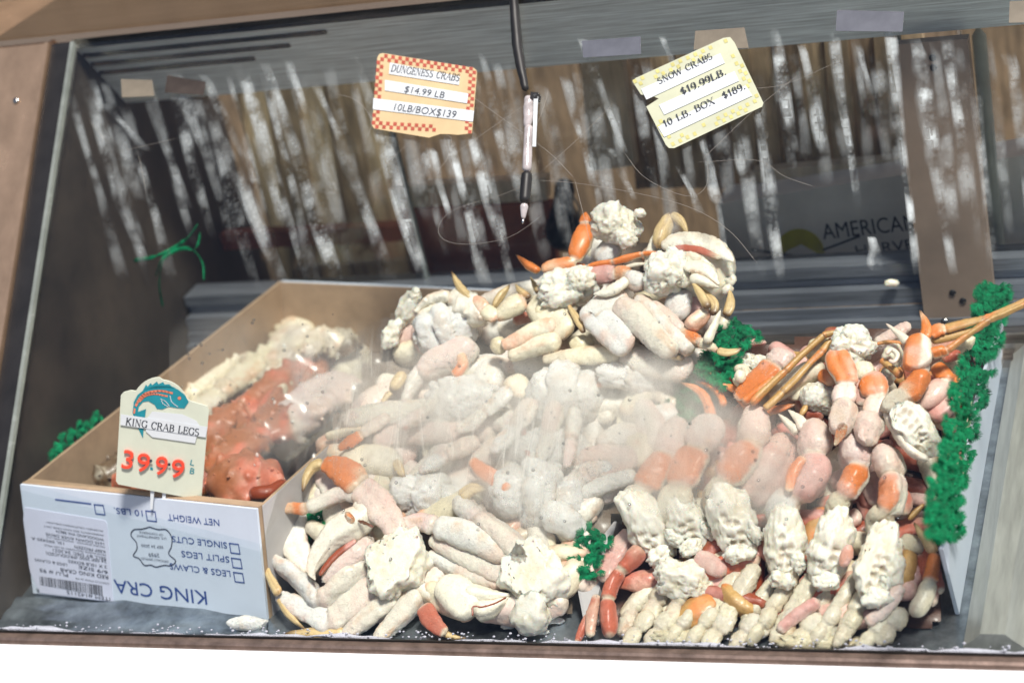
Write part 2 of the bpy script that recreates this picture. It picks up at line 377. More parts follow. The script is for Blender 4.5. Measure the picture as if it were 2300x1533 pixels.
# ------------------------------------------------------------------ lettering
def sans(s):
    c = bpy.data.curves.new('t', 'FONT'); c.body = s; c.size = 1; c.resolution_u = 3
    o = bpy.data.objects.new('t', c); COL.objects.link(o)
    me = o.to_mesh()
    V = np.zeros(len(me.vertices)*3); me.vertices.foreach_get('co', V); V = V.reshape(-1, 3)[:, :2].copy()
    F = [tuple(p.vertices) for p in me.polygons]
    o.to_mesh_clear(); bpy.data.objects.remove(o); bpy.data.curves.remove(c)
    return V, F
def arc(cx, cy, rx, ry, a0, a1, n=14):
    return [(cx+rx*math.cos(math.radians(a0+(a1-a0)*i/n)), cy+ry*math.sin(math.radians(a0+(a1-a0)*i/n))) for i in range(n+1)]
SER = {  # width, strokes, serif points
 'A': (.80, [[(.06, 0), (.40, 1)], [(.40, 1), (.74, 0)], [(.2, .35), (.6, .35)]], [(.06, 0), (.74, 0)]),
 'B': (.68, [[(.14, 0), (.14, 1)], [(.14, .97)]+arc(.36, .76, .2, .21, 90, -90)+[(.14, .53)], [(.14, .53)]+arc(.38, .28, .23, .25, 90, -90)+[(.14, .03)]], [(.14, 0), (.14, 1)]),
 'C': (.74, [arc(.40, .5, .32, .49, 42, 318, 22), [(.66, .95), (.66, .72)]], []),
 'D': (.80, [[(.14, 0), (.14, 1)], [(.14, .97)]+arc(.34, .5, .36, .47, 90, -90, 18)+[(.14, .03)]], [(.14, 0), (.14, 1)]),
 'E': (.66, [[(.14, 0), (.14, 1)], [(.14, .97), (.58, .97), (.58, .8)], [(.14, .52), (.46, .52)], [(.46, .42), (.46, .62)], [(.14, .03), (.60, .03), (.60, .22)]], [(.14, 0), (.14, 1)]),
 'G': (.80, [arc(.42, .5, .34, .49, 48, 320, 22), [(.68, .95), (.68, .74)], [(.70, .05), (.70, .42)]], [(.70, .42)]),
 'I': (.36, [[(.18, 0), (.18, 1)]], [(.18, 0), (.18, 1)]),
 'K': (.78, [[(.14, 0), (.14, 1)], [(.62, 1), (.16, .42)], [(.32, .6), (.68, 0)]], [(.14, 0), (.14, 1), (.62, 1), (.68, 0)]),
 'L': (.64, [[(.14, 0), (.14, 1)], [(.14, .03), (.58, .03), (.58, .26)]], [(.14, 0), (.14, 1)]),
 'N': (.82, [[(.14, 0), (.14, 1)], [(.14, 1), (.68, 0)], [(.68, 0), (.68, 1)]], [(.14, 0), (.14, 1), (.68, 1)]),
 'O': (.80, [arc(.40, .5, .33, .49, 0, 360, 26)], []),
 'R': (.76, [[(.14, 0), (.14, 1)], [(.14, .97)]+arc(.36, .74, .22, .23, 90, -90)+[(.14, .5)], [(.38, .5), (.68, 0)]], [(.14, 0), (.14, 1), (.68, 0)]),
 'S': (.62, [arc(.30, .75, .22, .24, 35, 270, 14)+arc(.30, .26, .24, .25, 90, -150, 14)], []),
 'U': (.80, [[(.14, 1), (.14, .35)]+arc(.40, .32, .26, .31, 180, 360)+[(.66, 1)]], [(.14, 1), (.66, 1)]),
 'W': (1.06, [[(.06, 1), (.30, 0)], [(.30, 0), (.53, .9)], [(.53, .9), (.76, 0)], [(.76, 0), (1.0, 1)]], [(.06, 1), (1.0, 1)]),
 'X': (.78, [[(.08, 1), (.68, 0)], [(.66, 1), (.08, 0)]], [(.08, 1), (.68, 0), (.66, 1), (.08, 0)]),
 '0': (.58, [arc(.29, .5, .22, .49, 0, 360, 24)], []),
 '1': (.46, [[(.26, 0), (.26, 1)], [(.26, 1), (.1, .84)]], [(.26, 0)]),
 '8': (.58, [arc(.29, .75, .18, .23, 0, 360, 18), arc(.29, .27, .22, .26, 0, 360, 18)], []),
 '9': (.58, [arc(.29, .68, .21, .30, 0, 360, 18), [(.50, .68)]+arc(.26, .42, .24, .41, 0, -100, 8)], []),
 '$': (.6, [arc(.30, .70, .2, .19, 35, 270, 14)+arc(.30, .31, .22, .2, 90, -150, 14), [(.30, -.06), (.30, 1.06)]], []),
 '.': (.28, [[(.12, .0), (.12, .13)]], []), ' ': (.42, [], [])}
def serif(s):
    V = []; F = []; x = 0
    def quad(a, b, wa, wb=None):
        d = np.subtract(b, a); L = np.hypot(*d)
        if L < 1e-6: return
        nn = np.array([-d[1], d[0]])/L; k = len(V); wb = wa if wb is None else wb
        V.extend([a+nn*wa/2, a-nn*wa/2, b-nn*wb/2, b+nn*wb/2]); F.append((k, k+1, k+2, k+3))
    for ch in s:
        wd, st, se = SER[ch]
        for pl in st:
            for a, b in zip(pl[:-1], pl[1:]):
                a = np.array(a)+[x, 0]; b = np.array(b)+[x, 0]
                d = b-a; L = np.hypot(*d)+1e-9; v = abs(d[1])/L
                wt = .055+.095*v
                if ch in 'NAWX' and d[1]*d[0] > 0: wt = .06
                if ch == 'N' and abs(d[0]) < .01: wt = .06
                quad(a-d/L*.012, b+d/L*.012, wt)
        for q in se:
            quad(np.array([q[0]+x-.12, q[1]]), np.array([q[0]+x+.12, q[1]]), .05)
        x += wd+.06
    return np.array(V), F
def lettering(items, surf, n, off):
    """items: (text, start px, end px, cap height px, font); surf maps px to the sheet the print lies on"""
    Vs = []; Fs = []; k = 0; n = np.array(n, float); n /= np.linalg.norm(n)
    for it in items:
        s, a, b, cap = it[:4]; fn = it[4] if len(it) > 4 else sans
        A = surf(*a); B = surf(*b); dx = B-A; ux = dx/np.linalg.norm(dx); uy = np.cross(n, ux)
        V, F = fn(s); x0, x1 = V[:, 0].min(), V[:, 0].max()
        capu = 1. if fn is serif else .729
        P = A + np.outer((V[:, 0]-x0)/(x1-x0), dx) + np.outer(V[:, 1]/capu*cap*mpx(A), uy) + n*off
        Vs.append(P); Fs += [tuple(i+k for i in f) for f in F]; k += len(P)
    return np.concatenate(Vs), Fs
def patch(pts, surf, n, off):
    n = np.array(n, float); n /= np.linalg.norm(n)
    return np.array([surf(*q) for q in pts])+n*off, [tuple(range(len(pts)))]
def stroke(pts, wpx, surf, n, off, closed=False):
    """flat printed line"""
    n = np.array(n, float); n /= np.linalg.norm(n)
    P = np.array([surf(*q) for q in pts])
    if closed: P = np.vstack([P, P[:1]])
    V = []; F = []
    for a, b in zip(P[:-1], P[1:]):
        d = b-a; d /= np.linalg.norm(d)+1e-12; s = np.cross(n, d)*wpx*mpx(a)/2; e = d*wpx*mpx(a)*.4; k = len(V)
        V += [a-e+s, a-e-s, b+e-s, b+e+s]; F.append((k, k+1, k+2, k+3))
    return np.array(V)+n*off, F

# ================================================================== SETTING
mesh('pavement', (np.array([(-30, -30, -1.0), (30, -30, -1.0), (30, 30, -1.0), (-30, 30, -1.0)]), [(0, 1, 2, 3)]), M['pavement'], kind='structure')

# ================================================================== DISPLAY CASE
case = thing('display_case', 'refrigerated seafood display case with sloping glass front and steel trim', 'display case', (.55, 0, -1.0))
XR = 1.75; XL = 0.
mesh('counter_front', join(slab([(-.5, -.004, -.0098), (-.5, -.0095, -.0098), (-.5, -.20, -.34), (-.5, -.20, -1.0), (-.5, -.004, -1.0)], (1, 0, 0), XR+.5), aabb(-.5, XR, -.003, .7, -1.0, -.20)), M['white'], case, False)
mesh('ledge', slab([(-.5, .006, -.003), (-.5, -.004, -.002), (-.5, -.007, -.004), (-.5, -.007, -.0095), (-.5, .006, -.0095)], (1, 0, 0), XR+.5), M['ledge'], case, False)
g0 = on_glass(0, 1425)
mesh('sill_gasket', aabb(XL, XR, .0062, .0085, -.004, -.0008), M['black'], case, False)
# pane
YT, ZT = .5409, .5452
def gl(X, Y, off=0.): return np.array([X, Y, Y*GS]) + GN*off
pane = mesh('glass_pane', slab([gl(XL, .004), gl(XR, .004), gl(XR, YT-.004), gl(XL, YT-.004)], -GN, .005), M['glass'], case, False)
mesh('glass_edge', slab([gl(XL-.001, .004, .001), gl(XL+.004, .004, .001), gl(XL+.004, YT-.006, .001), gl(XL-.001, YT-.006, .001)], -GN, .007), M['gedge'], case, False)
mesh('edge_gasket', slab([gl(-.030, .0, -.001), gl(-.0015, .0, -.001), gl(-.0015, YT-.006, -.001), gl(-.030, YT-.006, -.001)], -GN, .016), M['black'], case, False)
post = mesh('side_post', join(slab([gl(-.5, -.004, .003), gl(-.0315, -.004, .003), gl(-.0315, YT-.006, .003), gl(-.5, YT-.006, .003)], -GN, .02),
                              slab([gl(-.0365, -.004, .003), gl(-.031, -.004, .003), gl(-.031, YT-.006, .003), gl(-.0365, YT-.006, .003)], GN, .003)), M['steel_post'], case, False)
q = on_glass(36, 226, .004)
V, F, *_ = tube([q, q+GN*.002], [.0045, .0035], up=(1, 0, 0), step=.0012)
mesh('screw', (V, F), M['brass'], post)
# top
mesh('top_panel', join(aabb(-.128, XR, YT+.012, .745, ZT-.004, ZT+.002), ), M['steel'], case, False)
mesh('top_lip', slab([(-.128, YT+.0105, ZT+.0035), (-.128, YT-.002, ZT+.0035), (-.128, YT-.004, ZT-.016), (-.128, YT+.002, ZT-.016), (-.128, YT+.004, ZT-.004), (-.128, YT+.0105, ZT-.004)], (1, 0, 0), XR+.128), M['lip'], case, False)
mesh('top_end_panel', join(aabb(-.6, -.131, YT+.004, .745, ZT-.004, ZT+.001), aabb(-.6, -.131, YT-.006, YT+.003, ZT-.020, ZT+.003)), M['steel_post'], case, False)
# header: inner strip that slopes down behind the pane
YB, ZH, ZT1, ZF = .6238, .4218, .1294, .0558
hd = [(XL-.02, YT+.004, ZT-.018), (XL-.02, .60, ZH+.030), (XL-.02, YB-.002, ZH), (XL-.02, YB+.03, ZH), (XL-.02, YB+.03, ZT-.006), (XL-.02, YT+.004, ZT-.006)]
header = mesh('header', slab(hd, (1, 0, 0), XR+.02), M['header'], case, False)
for k, yy in enumerate((.555, .567, .579)):
    zz = ZT-.018-(yy-YT-.004)*(ZT-.018-ZH-.030)/(.60-YT-.004)
    mesh('header_rib', aabb(.0, .35-.06*k, yy-.004, yy+.001, zz-.002, zz+.004), M['steel'], header, False)
# side walls
mesh('side_wall', slab([(-.003, .012, -.03), (-.003, .012, .006), (-.003, YT-.003, ZT-.018), (-.003, .95, ZT-.01), (-.003, .95, -.03)], (-1, 0, 0), .02), M['wall_dark'], case, False)
# deck
deck = mesh('deck', box((-.003, .012, floor_z(.012)), (XR+.003, 0, 0), (0, .64, .64*.08), (0, 0, -.012)), M['deck'], case, False)
# back rails: stepped aluminium tracks
for (y0, y1, z0, z1) in ((.618, .66, ZT1-.012, ZT1+.003), (.624, .66, .098, .1165), (.606, .623, .084, .104), (.600, .605, .070, .0835), (.588, .604, .057, .0695)):
    mesh('rail', aabb(XL, XR, y0, y1, z0, z1), M['track'], case, False)
mesh('back_lip', join(aabb(XL, XR, .572, .60, .044, .0565), aabb(XL, XR, .560, .571, .030, .048), aabb(XL, XR, .545, .559, .022, .034)), M['steel'], case, False)
# back doors
def back_post(px0, px1, mat, name='door_post', y=.6225):
    a0, a1 = on_y(*px0, y), on_y(*px1, y)
    return mesh(name, aabb(a0[0], a1[0], y-.004, y+.012, .0575, ZH-.001), mat, case, False)
dp = back_post((2040, 400), (2207, 400), M['post'], y=.596)
for qx, qy in ((2095, 130), (2097, 152), (2140, 657), (2163, 675)):
    c = on_y(qx, qy, .5915); V, F, *_ = tube([c, c+np.array([0, -.0012, 0])], [.0042, .0042], up=(1, 0, 0), step=.001)
    mesh('screw_hole', (V, F), M['black'], dp)
xp3 = .3662
for (x0, x1, y, mt) in ((.150, xp3, .640, 'door_tint'), (xp3-.02, 1.03, .648, 'door_glass'), (1.10, XR, .640, 'door_glass')):
    d = mesh('door_pane', aabb(x0, x1, y, y+.004, ZT1-.002, ZH+.03), M[mt], case, False)
    mesh('door_edge', aabb(x1-.004, x1, y-.002, y+.006, ZT1+.003, ZH-.001), M['gedge'], d, False)
# right-hand bay: ridged tray
tr = thing('ridged_tray', 'grey ridged metal tray at the right edge beside the white divider', 'tray', (1.4, .3, 0))
rv = []
for i in range(9):
    x0 = 1.133+i*.062; x1 = x0+.060
    lo = [(x0, .02), (x0+.012, .03), (x0+.018, .036), (x1-.018, .036), (x1-.012, .03), (x1, .02)]
    P = [(x, .03, z-.030) for x, z in lo]+[(x1, .03, -.03), (x0, .03, -.03)]
    rv.append(mesh('ridge', slab(P, (0, 1, .08), .55), M['ridged'], tr, False))

# ================================================================== BEHIND THE BACK DOORS
bw = thing('back_wall', 'dark brown boarded wall behind the display case', 'wall', (.6, 1.3, -1))
for i in range(30):
    mesh('board', aabb(-.9+i*.1, -.9+i*.1+.094, 1.30+.004*(i % 3), 1.33+.004*(i % 3), -1, 2.1), M['wood_dark'], bw, False)
def yb(x, y, Y): return on_y(x, y, Y)
def slab_y(pts, Y, th): return slab([yb(x, y, Y) for x, y in pts], (0, 1, 0), th)
# carton with the yellow sun
ab = thing('carton', 'grey carton printed AMERICAN HARVEST with a yellow half sun', 'box', yb(1800, 640, .72))
bx = [(1612, 458), (2420, 330), (2440, 600), (1625, 640)]
mesh('carton_wall', slab_y(bx, .72, .06), M['boxgrey'], ab, False)
mesh('printed_sun', patch([(1738, 588)]+[(1795+58*math.cos(math.radians(a)), 575-62*math.sin(math.radians(a))) for a in range(172, -9, -12)]+[(1850, 580), (1830, 565), (1800, 548), (1770, 562)], lambda x, y: yb(x, y, .72), (0, -1, 0), .0006), M['yellow'], ab, False)
V, F = lettering([('AMERICAN', (1850, 537), (2062, 515), 40), ('HARVEST', (1925, 574), (2100, 553), 27)], lambda x, y: yb(x, y, .72), (0, -1, 0), .0008)
mesh('printed_text', (V, F), M['black_ink'], ab, False)
mesh('printed_band', patch([(1690, 607), (2440, 560), (2440, 600), (1692, 640)], lambda x, y: yb(x, y, .72), (0, -1, 0), .0006), M['wood_dark'], ab, False)
V, F = stroke([(1690, 560), (1795, 575)], 5, lambda x, y: yb(x, y, .72), (0, -1, 0), .001); V2, F2 = stroke([(1850, 560), (1930, 530)], 5, lambda x, y: yb(x, y, .72), (0, -1, 0), .001)
mesh('printed_leaf', join((V, F), (V2, F2))[:2], M['black_ink'], ab, False)
# stacked boards
bs = thing('board_stack', 'stack of upright brown boards behind the right back door', 'boards', yb(1700, 400, .80))
for i in range(12):
    x = 1400+i*56
    mesh('board', slab_y([(x, 60), (x+52, 55), (x+52+28, 420), (x+28, 425)], .80+.008*(i % 2), .02), M['wood_mid' if i % 3 else 'wood_dark'], bs, False)
t = tag(mesh('batten', slab_y([(1690, 385), (2330, 330), (2332, 366), (1692, 425)], .77, .02), M['wood_tan'], None, False), 'pale wooden batten lying across the brown boards', 'batten')
t = tag(mesh('tan_board', slab_y([(1300, 95), (1392, 90), (1425, 372), (1325, 385)], .76, .02), M['wood_tan'], None, False), 'tan upright board behind the pen, left of the brown boards', 'board')
rb = thing('carton', 'rust red carton with a tan lid behind the pen tip', 'box', yb(1080, 640, .74))
mesh('carton_wall', slab_y([(905, 470), (1235, 455), (1260, 660), (935, 670)], .74, .015), M['redbox'], rb, False)
mesh('carton_lid', slab_y([(880, 420), (1225, 400), (1228, 450), (886, 468)], .735, .02), M['wood_tan'], rb, False)
bg = thing('black_bag', 'black plastic bag with loose grey strings beside the red carton', 'bag', yb(1270, 560, .70))
bp_ = []
for a in range(24):
    r = 1+.12*math.sin(a*2.3)+.08*math.sin(a*5.1); bp_.append((1268+58*r*math.cos(a/24*6.283), 480+78*r*math.sin(a/24*6.283)))
V, F, *_ = tube([yb(1262, 400, .73), yb(1262, 440, .72), yb(1270, 500, .715), yb(1275, 560, .72)], [.010, .017, .024, .021], up=(0, -1, 0), step=.003, amp=.55, seed=5)
mesh('bag_body', (V, F), M['bag'], bg)
for k in range(3):
    V, F = line_tube([yb(1250+14*k, 425, .695), yb(1256+22*k, 465, .680), yb(1268+16*k, 470+6*k, .678), yb(1276+14*k, 560, .68)], .0012)
    mesh('string', (V, F), M['bagstring'], bg)
t = tag(mesh('pipe', join(*[tube([yb(2197, 60, .70), yb(2250, 640, .70)], [.0085, .0085], step=.01)[:2]]), M['pipe']), 'pale upright pipe behind the right end of the case', 'pipe')
t = tag(mesh('pipe', tube([yb(262, 205, .70), yb(290, 260, .70), yb(330, 345, .705)], [.011, .015, .010], step=.006, amp=.15)[:2], M['pipe']), 'short pale blurred pipe hanging in the dark upper left corner', 'pipe')
t = tag(mesh('shelf_board', slab_y([(330, 535), (930, 505), (932, 540), (332, 570)], .76, .02), M['redbox'], None, False), 'dark rust shelf board across the left back door', 'shelf')
lp = thing('panel_stack', 'stack of dull brown panels behind the left back door', 'panels', yb(600, 600, .85))
for i in range(9):
    x = 330+i*66
    mesh('panel', slab_y([(x, 150), (x+62, 148), (x+140, 660), (x+78, 664)], .86+.01*(i % 2), .02), M['wood_mid' if i % 2 else 'wood_dark'], lp, False)
# green strapping loose at the left wall
gs = thing('green_strap', 'loose green plastic strapping curled at the left wall', 'strap', on_x(400, 640, .03))
for k, pl in enumerate(([(445, 503), (420, 535), (385, 560), (345, 577), (300, 585)], [(366, 690), (358, 640), (365, 590), (395, 562), (430, 560), (455, 590), (458, 630)], [(450, 520), (446, 545), (438, 560)], [(350, 620), (362, 585), (390, 562)])):
    P = [on_y(x, y, .46+.02*math.sin(i*1.7+k)) for i, (x, y) in enumerate(pl)]
    V, F, *_ = tube(P, [.0028]*len(P), up=(1, 0, 0), step=.004, flat=.3, smax=8)
    mesh('strand', (V, F), M['green'], gs)

# ================================================================== KING CRAB CARTON
FL, FR = np.array([.012, .101, floor_z(.101)+.001]), np.array([.350, .060, floor_z(.060)+.001])
TL = on_z(50, 1085, .125)
FN = np.cross(FR-FL, TL-FL); FN /= np.linalg.norm(FN)
if FN[1] > 0: FN = -FN
TR = hit(580, 1140, FN, FL@FN); BLt = on_z(622, 634, .150)
ey = BLt-TL; BRt = TR+ey
kc = thing('crab_carton', 'white open carton upside down printed KING CRAB holding red king crab legs', 'box', (FL+FR)/2)
def quadslab(a, b, c, d, th):
    n = np.cross(np.subtract(b, a), np.subtract(d, a)); n /= np.linalg.norm(n); return slab([a, b, c, d], n, th)
mesh('front_panel', slab([FL, FR, TR, TL], FN, .004), M['boxwhite'], kc, False)
up = np.array([0, 0, 1.])
ex = (TR-TL)/np.linalg.norm(TR-TL); eyn = ey/np.linalg.norm(ey)
mesh('front_lining', slab([FL-FN*.0005, FR-FN*.0005, TR-FN*.0005+up*.0012, TL-FN*.0005+up*.0012], -FN, .015), M['brownboard'], kc, False)
bFL, bFR = FL-FN*.007, FR-FN*.007; tTL, tTR = TL-FN*.007, TR-FN*.007
eyb = ey*np.array([1, 1, 0]); eyb[2] = .08*ey[1]
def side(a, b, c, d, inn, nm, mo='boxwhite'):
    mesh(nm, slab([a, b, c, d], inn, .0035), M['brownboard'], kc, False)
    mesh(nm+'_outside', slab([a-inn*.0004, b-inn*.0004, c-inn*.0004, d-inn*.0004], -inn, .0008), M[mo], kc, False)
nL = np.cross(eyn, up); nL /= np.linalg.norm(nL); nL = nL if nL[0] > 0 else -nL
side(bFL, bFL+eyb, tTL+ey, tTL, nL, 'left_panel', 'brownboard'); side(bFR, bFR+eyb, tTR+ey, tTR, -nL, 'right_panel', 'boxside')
nB = np.cross(ex, up); nB /= np.linalg.norm(nB); nB = nB if nB[1] < 0 else -nB
side(bFL+eyb, bFR+eyb, tTR+ey, tTL+ey, nB, 'rear_panel')
V, F = line_tube([tTL+ey, tTR+ey], .0016); mesh('rear_edge', (V, F), M['boxwhite'], kc)
def fr(x, y): return hit(x, y, FN, FL@FN+.004)
Z3 = crop(30, 1060, 3.8333)
def zi(items): return [(s, Z3(*a), Z3(*b), c/3.8333) + tuple(r) for s, a, b, c, *r in items]
def zp(pts): return [Z3(*q) for q in pts]
V, F = lettering(zi([('KING CRA', (1660, 1022), (862, 918), 132), ('LEGS & CLAWS', (1868, 845), (1345, 778), 60), ('SPLIT LEGS', (1858, 722), (1446, 672), 60),
    ('SINGLE CUTS', (1838, 600), (1365, 543), 60), ('NET WEIGHT', (1772, 405), (1328, 356), 62), ('10 LBS.', (1112, 327), (866, 300), 58)]), fr, FN, .0006)
parts = [(V, F)]
for sq in ([(1898, 858), (1975, 868), (1990, 948), (1912, 938)], [(1880, 735), (1958, 745), (1972, 825), (1894, 815)], [(1862, 608), (1940, 618), (1954, 700), (1876, 690)],
           [(1142, 330), (1222, 338), (1235, 422), (1155, 412)], [(698, 275), (776, 283), (792, 364), (712, 354)]):
    parts.append(stroke(zp(sq), 2.6, fr, FN, .0006, True))
parts.append(stroke(zp([(365, 232), (668, 270)]), 3.2, fr, FN, .0006))
parts.append(patch(zp([(1300, 1188), (1480, 1212), (1850, 1262), (1850, 1276), (1310, 1205)]), fr, FN, .0005))
g = join(*parts); mesh('blue_printing', g[:2], M['blue_ink'], kc, False, kind='stuff')
st = [(1175, 468), (1250, 490), (1320, 492), (1366, 560), (1362, 640), (1340, 700), (1400, 760), (1360, 800), (1300, 798), (1230, 812), (1185, 795), (1130, 797), (1085, 740), (1035, 715), (1066, 660), (1060, 600), (1015, 540), (1040, 492), (1110, 486)]
sp = [tuple(v) for v in catmull(np.array([Z3(*q) for q in st+st[:1]]), 70)]
V, F = lettering(zi([('2959', (1256, 697), (1164, 690), 36), ('OFFICIALLY SAMPLED', (1338, 757), (1100, 728), 22), ('SEP 24 2020', (1290, 632), (1102, 615), 26),
    ('U.S. DEPARTMENT', (1318, 560), (1060, 532), 22), ('OF COMMERCE', (1290, 528), (1085, 503), 20)]), fr, FN, .0006)
g = join(stroke(sp, 2.6, fr, FN, .0006), (V, F)); mesh('stamp', g[:2], M['stamp_ink'], kc, False)
lb = mesh('paper_label', slab([fr(*q) for q in zp([(98, 300), (790, 412), (808, 440), (862, 1112), (232, 1036), (150, 860), (138, 800), (88, 400)])], FN, .0007), M['label'], kc, False)
its = [('ITEM #142115', (836, 1072), (464, 1012), 36), ('COSTCO ITEM# 36198', (828, 948), (540, 902), 16), ('PLU # 95', (475, 868), (230, 822), 34), ('RED KING CRAB', (820, 885), (408, 818), 36),
   ('6/9 SIZE', (816, 845), (566, 795), 32), ('LEGS & CLAWS', (466, 782), (188, 735), 26), ('2 X 10LB BOXES', (808, 800), (475, 748), 28), ('24 SEP 2020 (PRODUCED)', (805, 752), (285, 680), 28),
   ('SELL BY DEC 24,2021', (803, 728), (345, 652), 28), ('FROM RUSSIA PROCESSED IN USA WILD', (800, 702), (270, 615), 16), ('KEEP FROZEN', (795, 668), (530, 625), 28), ('15L 092420 A', (440, 598), (160, 552), 26),
   ('PACIFIC SEAFOOD - WOODLAND, LLC', (790, 633), (290, 548), 15), ('1635 DOWN RIVER DRIVE', (785, 602), (283, 515), 26), ('WOODLAND WA 98674', (783, 566), (370, 490), 26),
   ('INGREDIENTS: RED KING CRAB, SALT', (780, 532), (265, 452), 16), ('ALLERGEN: CRUSTACEAN SHELLFISH', (778, 497), (290, 418), 16), ('R', (224, 998), (200, 993), 40)]
parts = [lettering(zi(its), fr, FN, .0012)]
x = 0.; rr = random.Random(3)
while x < .985:
    ww = rr.choice((.006, .006, .012, .018)); a = np.array(Z3(230+550*x, 890+82*x)); b = np.array(Z3(230+550*(x+ww), 890+82*(x+ww)))
    dn = (np.array((7, 76+14*x)))/3.8333
    parts.append(patch([a, b, b+dn, a+dn], fr, FN, .0012)); x += ww+rr.choice((.006, .008, .014))
g = join(*parts); mesh('label_printing', g[:2], M['black_ink'], lb, False)

# price tag with the fish
TP = (TL+TR)/2; TN = np.array([FWD[0]*-1, -FWD[1], .10]); TN /= np.linalg.norm(TN)
TD = (on_z(355, 1108, .1275))@TN
def tg(x, y): return hit(x, y, TN, TD)
kt = thing('price_tag', 'ivory plastic price tag with a teal fish reading KING CRAB LEGS 39.99', 'price tag', tg(355, 1110))
Z4 = crop(0, 500, 2.875)
arch = [(800, 1090), (845, 1078)]+[(1035+185*math.cos(math.radians(a)), 1190-185*math.sin(math.radians(a))*1.02+(-8 if a > 90 else 8)) for a in range(148, 15, -8)]+[(1240, 1150), (1340, 1180), (1350, 1205)]
low = [(1302, 1770), (1285, 1782), (765, 1682), (750, 1660), (782, 1110)]
mesh('tag_plate', slab([tg(*Z4(*q)) for q in arch+low], TN, .0025), M['tagplastic'], kt, False)
pr = []
for x in (983, 1060):
    pr.append(slab([tg(*Z4(*q)) for q in ((x-12, 1715), (x+14, 1722), (x+2, 1850), (x-12, 1848))], -TN, .0018))
for g in pr: mesh('prong', g, M['paper_white'], kt, False)
body = [(925, 1385), (885, 1300), (858, 1220), (866, 1150), (890, 1105), (940, 1065), (1010, 1048), (1090, 1048), (1150, 1070), (1195, 1105), (1220, 1150), (1192, 1192), (1150, 1190), (1090, 1180), (1050, 1198), (1015, 1195), (1000, 1168), (960, 1145), (925, 1150), (898, 1180), (892, 1215), (945, 1195), (938, 1250), (930, 1310)]
fins = [[(925, 1075), (945, 1038), (955, 1052), (975, 1028), (985, 1042), (1015, 1018), (1025, 1036), (1055, 1022), (1065, 1038), (1095, 1036), (1110, 1050), (1140, 1062), (1060, 1060)]]
g = join(*[patch([Z4(*q) for q in b], tg, TN, .0031) for b in [body]+fins]); mesh('printed_fish', g[:2], M['teal'], kt, False)
g = join(stroke([Z4(*q) for q in [(868, 1220), (872, 1195)]], 4, tg, TN, .0035), *[stroke([tuple(v) for v in catmull([Z4(*q) for q in c], 14)], wd, tg, TN, .0035) for c, wd in (([(880, 1172), (910, 1120), (960, 1088), (1040, 1078), (1112, 1092)], 5), ([(905, 1145), (940, 1112), (1000, 1098), (1080, 1112)], 4))], patch([(Z4(1160, 1125)[0]+4*math.cos(a), Z4(1160, 1125)[1]+4*math.sin(a)) for a in np.linspace(0, 5.6, 9)], tg, TN, .0035))
mesh('printed_stripes', g[:2], M['coral'], kt, False)
g = join(*[stroke([tuple(v) for v in catmull([Z4(*q) for q in c], 8)], 1.6, tg, TN, .0036) for c in ([(1100, 1110), (1112, 1150), (1150, 1180)], [(1040, 1130), (1070, 1145), (1095, 1175)], [(1045, 1140), (1055, 1160), (1085, 1178)])])
mesh('printed_gill', g[:2], M['paper_white'], kt, False)
mesh('paper_patch', slab([tg(*Z4(*q))+TN*.0036 for q in [(945, 1262), (985, 1210), (1180, 1228), (1270, 1270), (1290, 1300), (1262, 1415), (985, 1375), (945, 1340)]], TN, .0003), M['paper_white'], kt, False)
mesh('paper_strip', slab([tg(*Z4(*q))+TN*.0042 for q in [(783, 1226), (1342, 1308), (1330, 1376), (780, 1296)]], TN, .0003), M['paper_white'], kt, False)
V, F = lettering([('KING CRAB LEGS', (283, 950), (447, 975), 17, serif)], tg, TN, .0049); mesh('printed_name', (V, F), M['black_ink'], kt, False)
for s, a, b in (('3', (273, 1046), (297, 1050)), ('9', (306, 1053), (335, 1057)), ('9', (347, 1060), (374, 1064)), ('9', (382, 1066), (411, 1071))):
    V, F = lettering([(s, a, b, 46)], tg, TN, .0028)
    bm_t = V; top = V+TN*.003
    # raised figure: offset copies give it body
    n = len(V); FF = [tuple(i+n for i in f) for f in F]
    ed = {}
    for f in F:
        for i in range(len(f)):
            e = (f[i], f[(i+1) % len(f)]); ed[e] = 1
    sides = [(a_, b_, b_+n, a_+n) for (a_, b_) in ed if (b_, a_) not in ed]
    mesh('price_figure', (np.concatenate([V, top]), F+FF+sides), M['red'], kt, False)
V, F = lettering([('L', (427, 1041), (436, 1043), 14), ('B', (426, 1060), (436, 1062), 15)], tg, TN, .0031)
g = join((V, F), patch([(338, 1046), (344, 1047), (344, 1053), (338, 1052)], tg, TN, .0031)); mesh('printed_unit', g[:2], M['teal'], kt, False, kind='stuff')
g = join(*[patch([(cx_+3.5*math.cos(a), cy_+4*math.sin(a)) for a in np.linspace(0, 5.6, 8)], tg, TN, .0062) for cx_, cy_ in ((340, 1030), (381, 1038))]); mesh('point_hole', g[:2], M['black_ink'], kt, False)

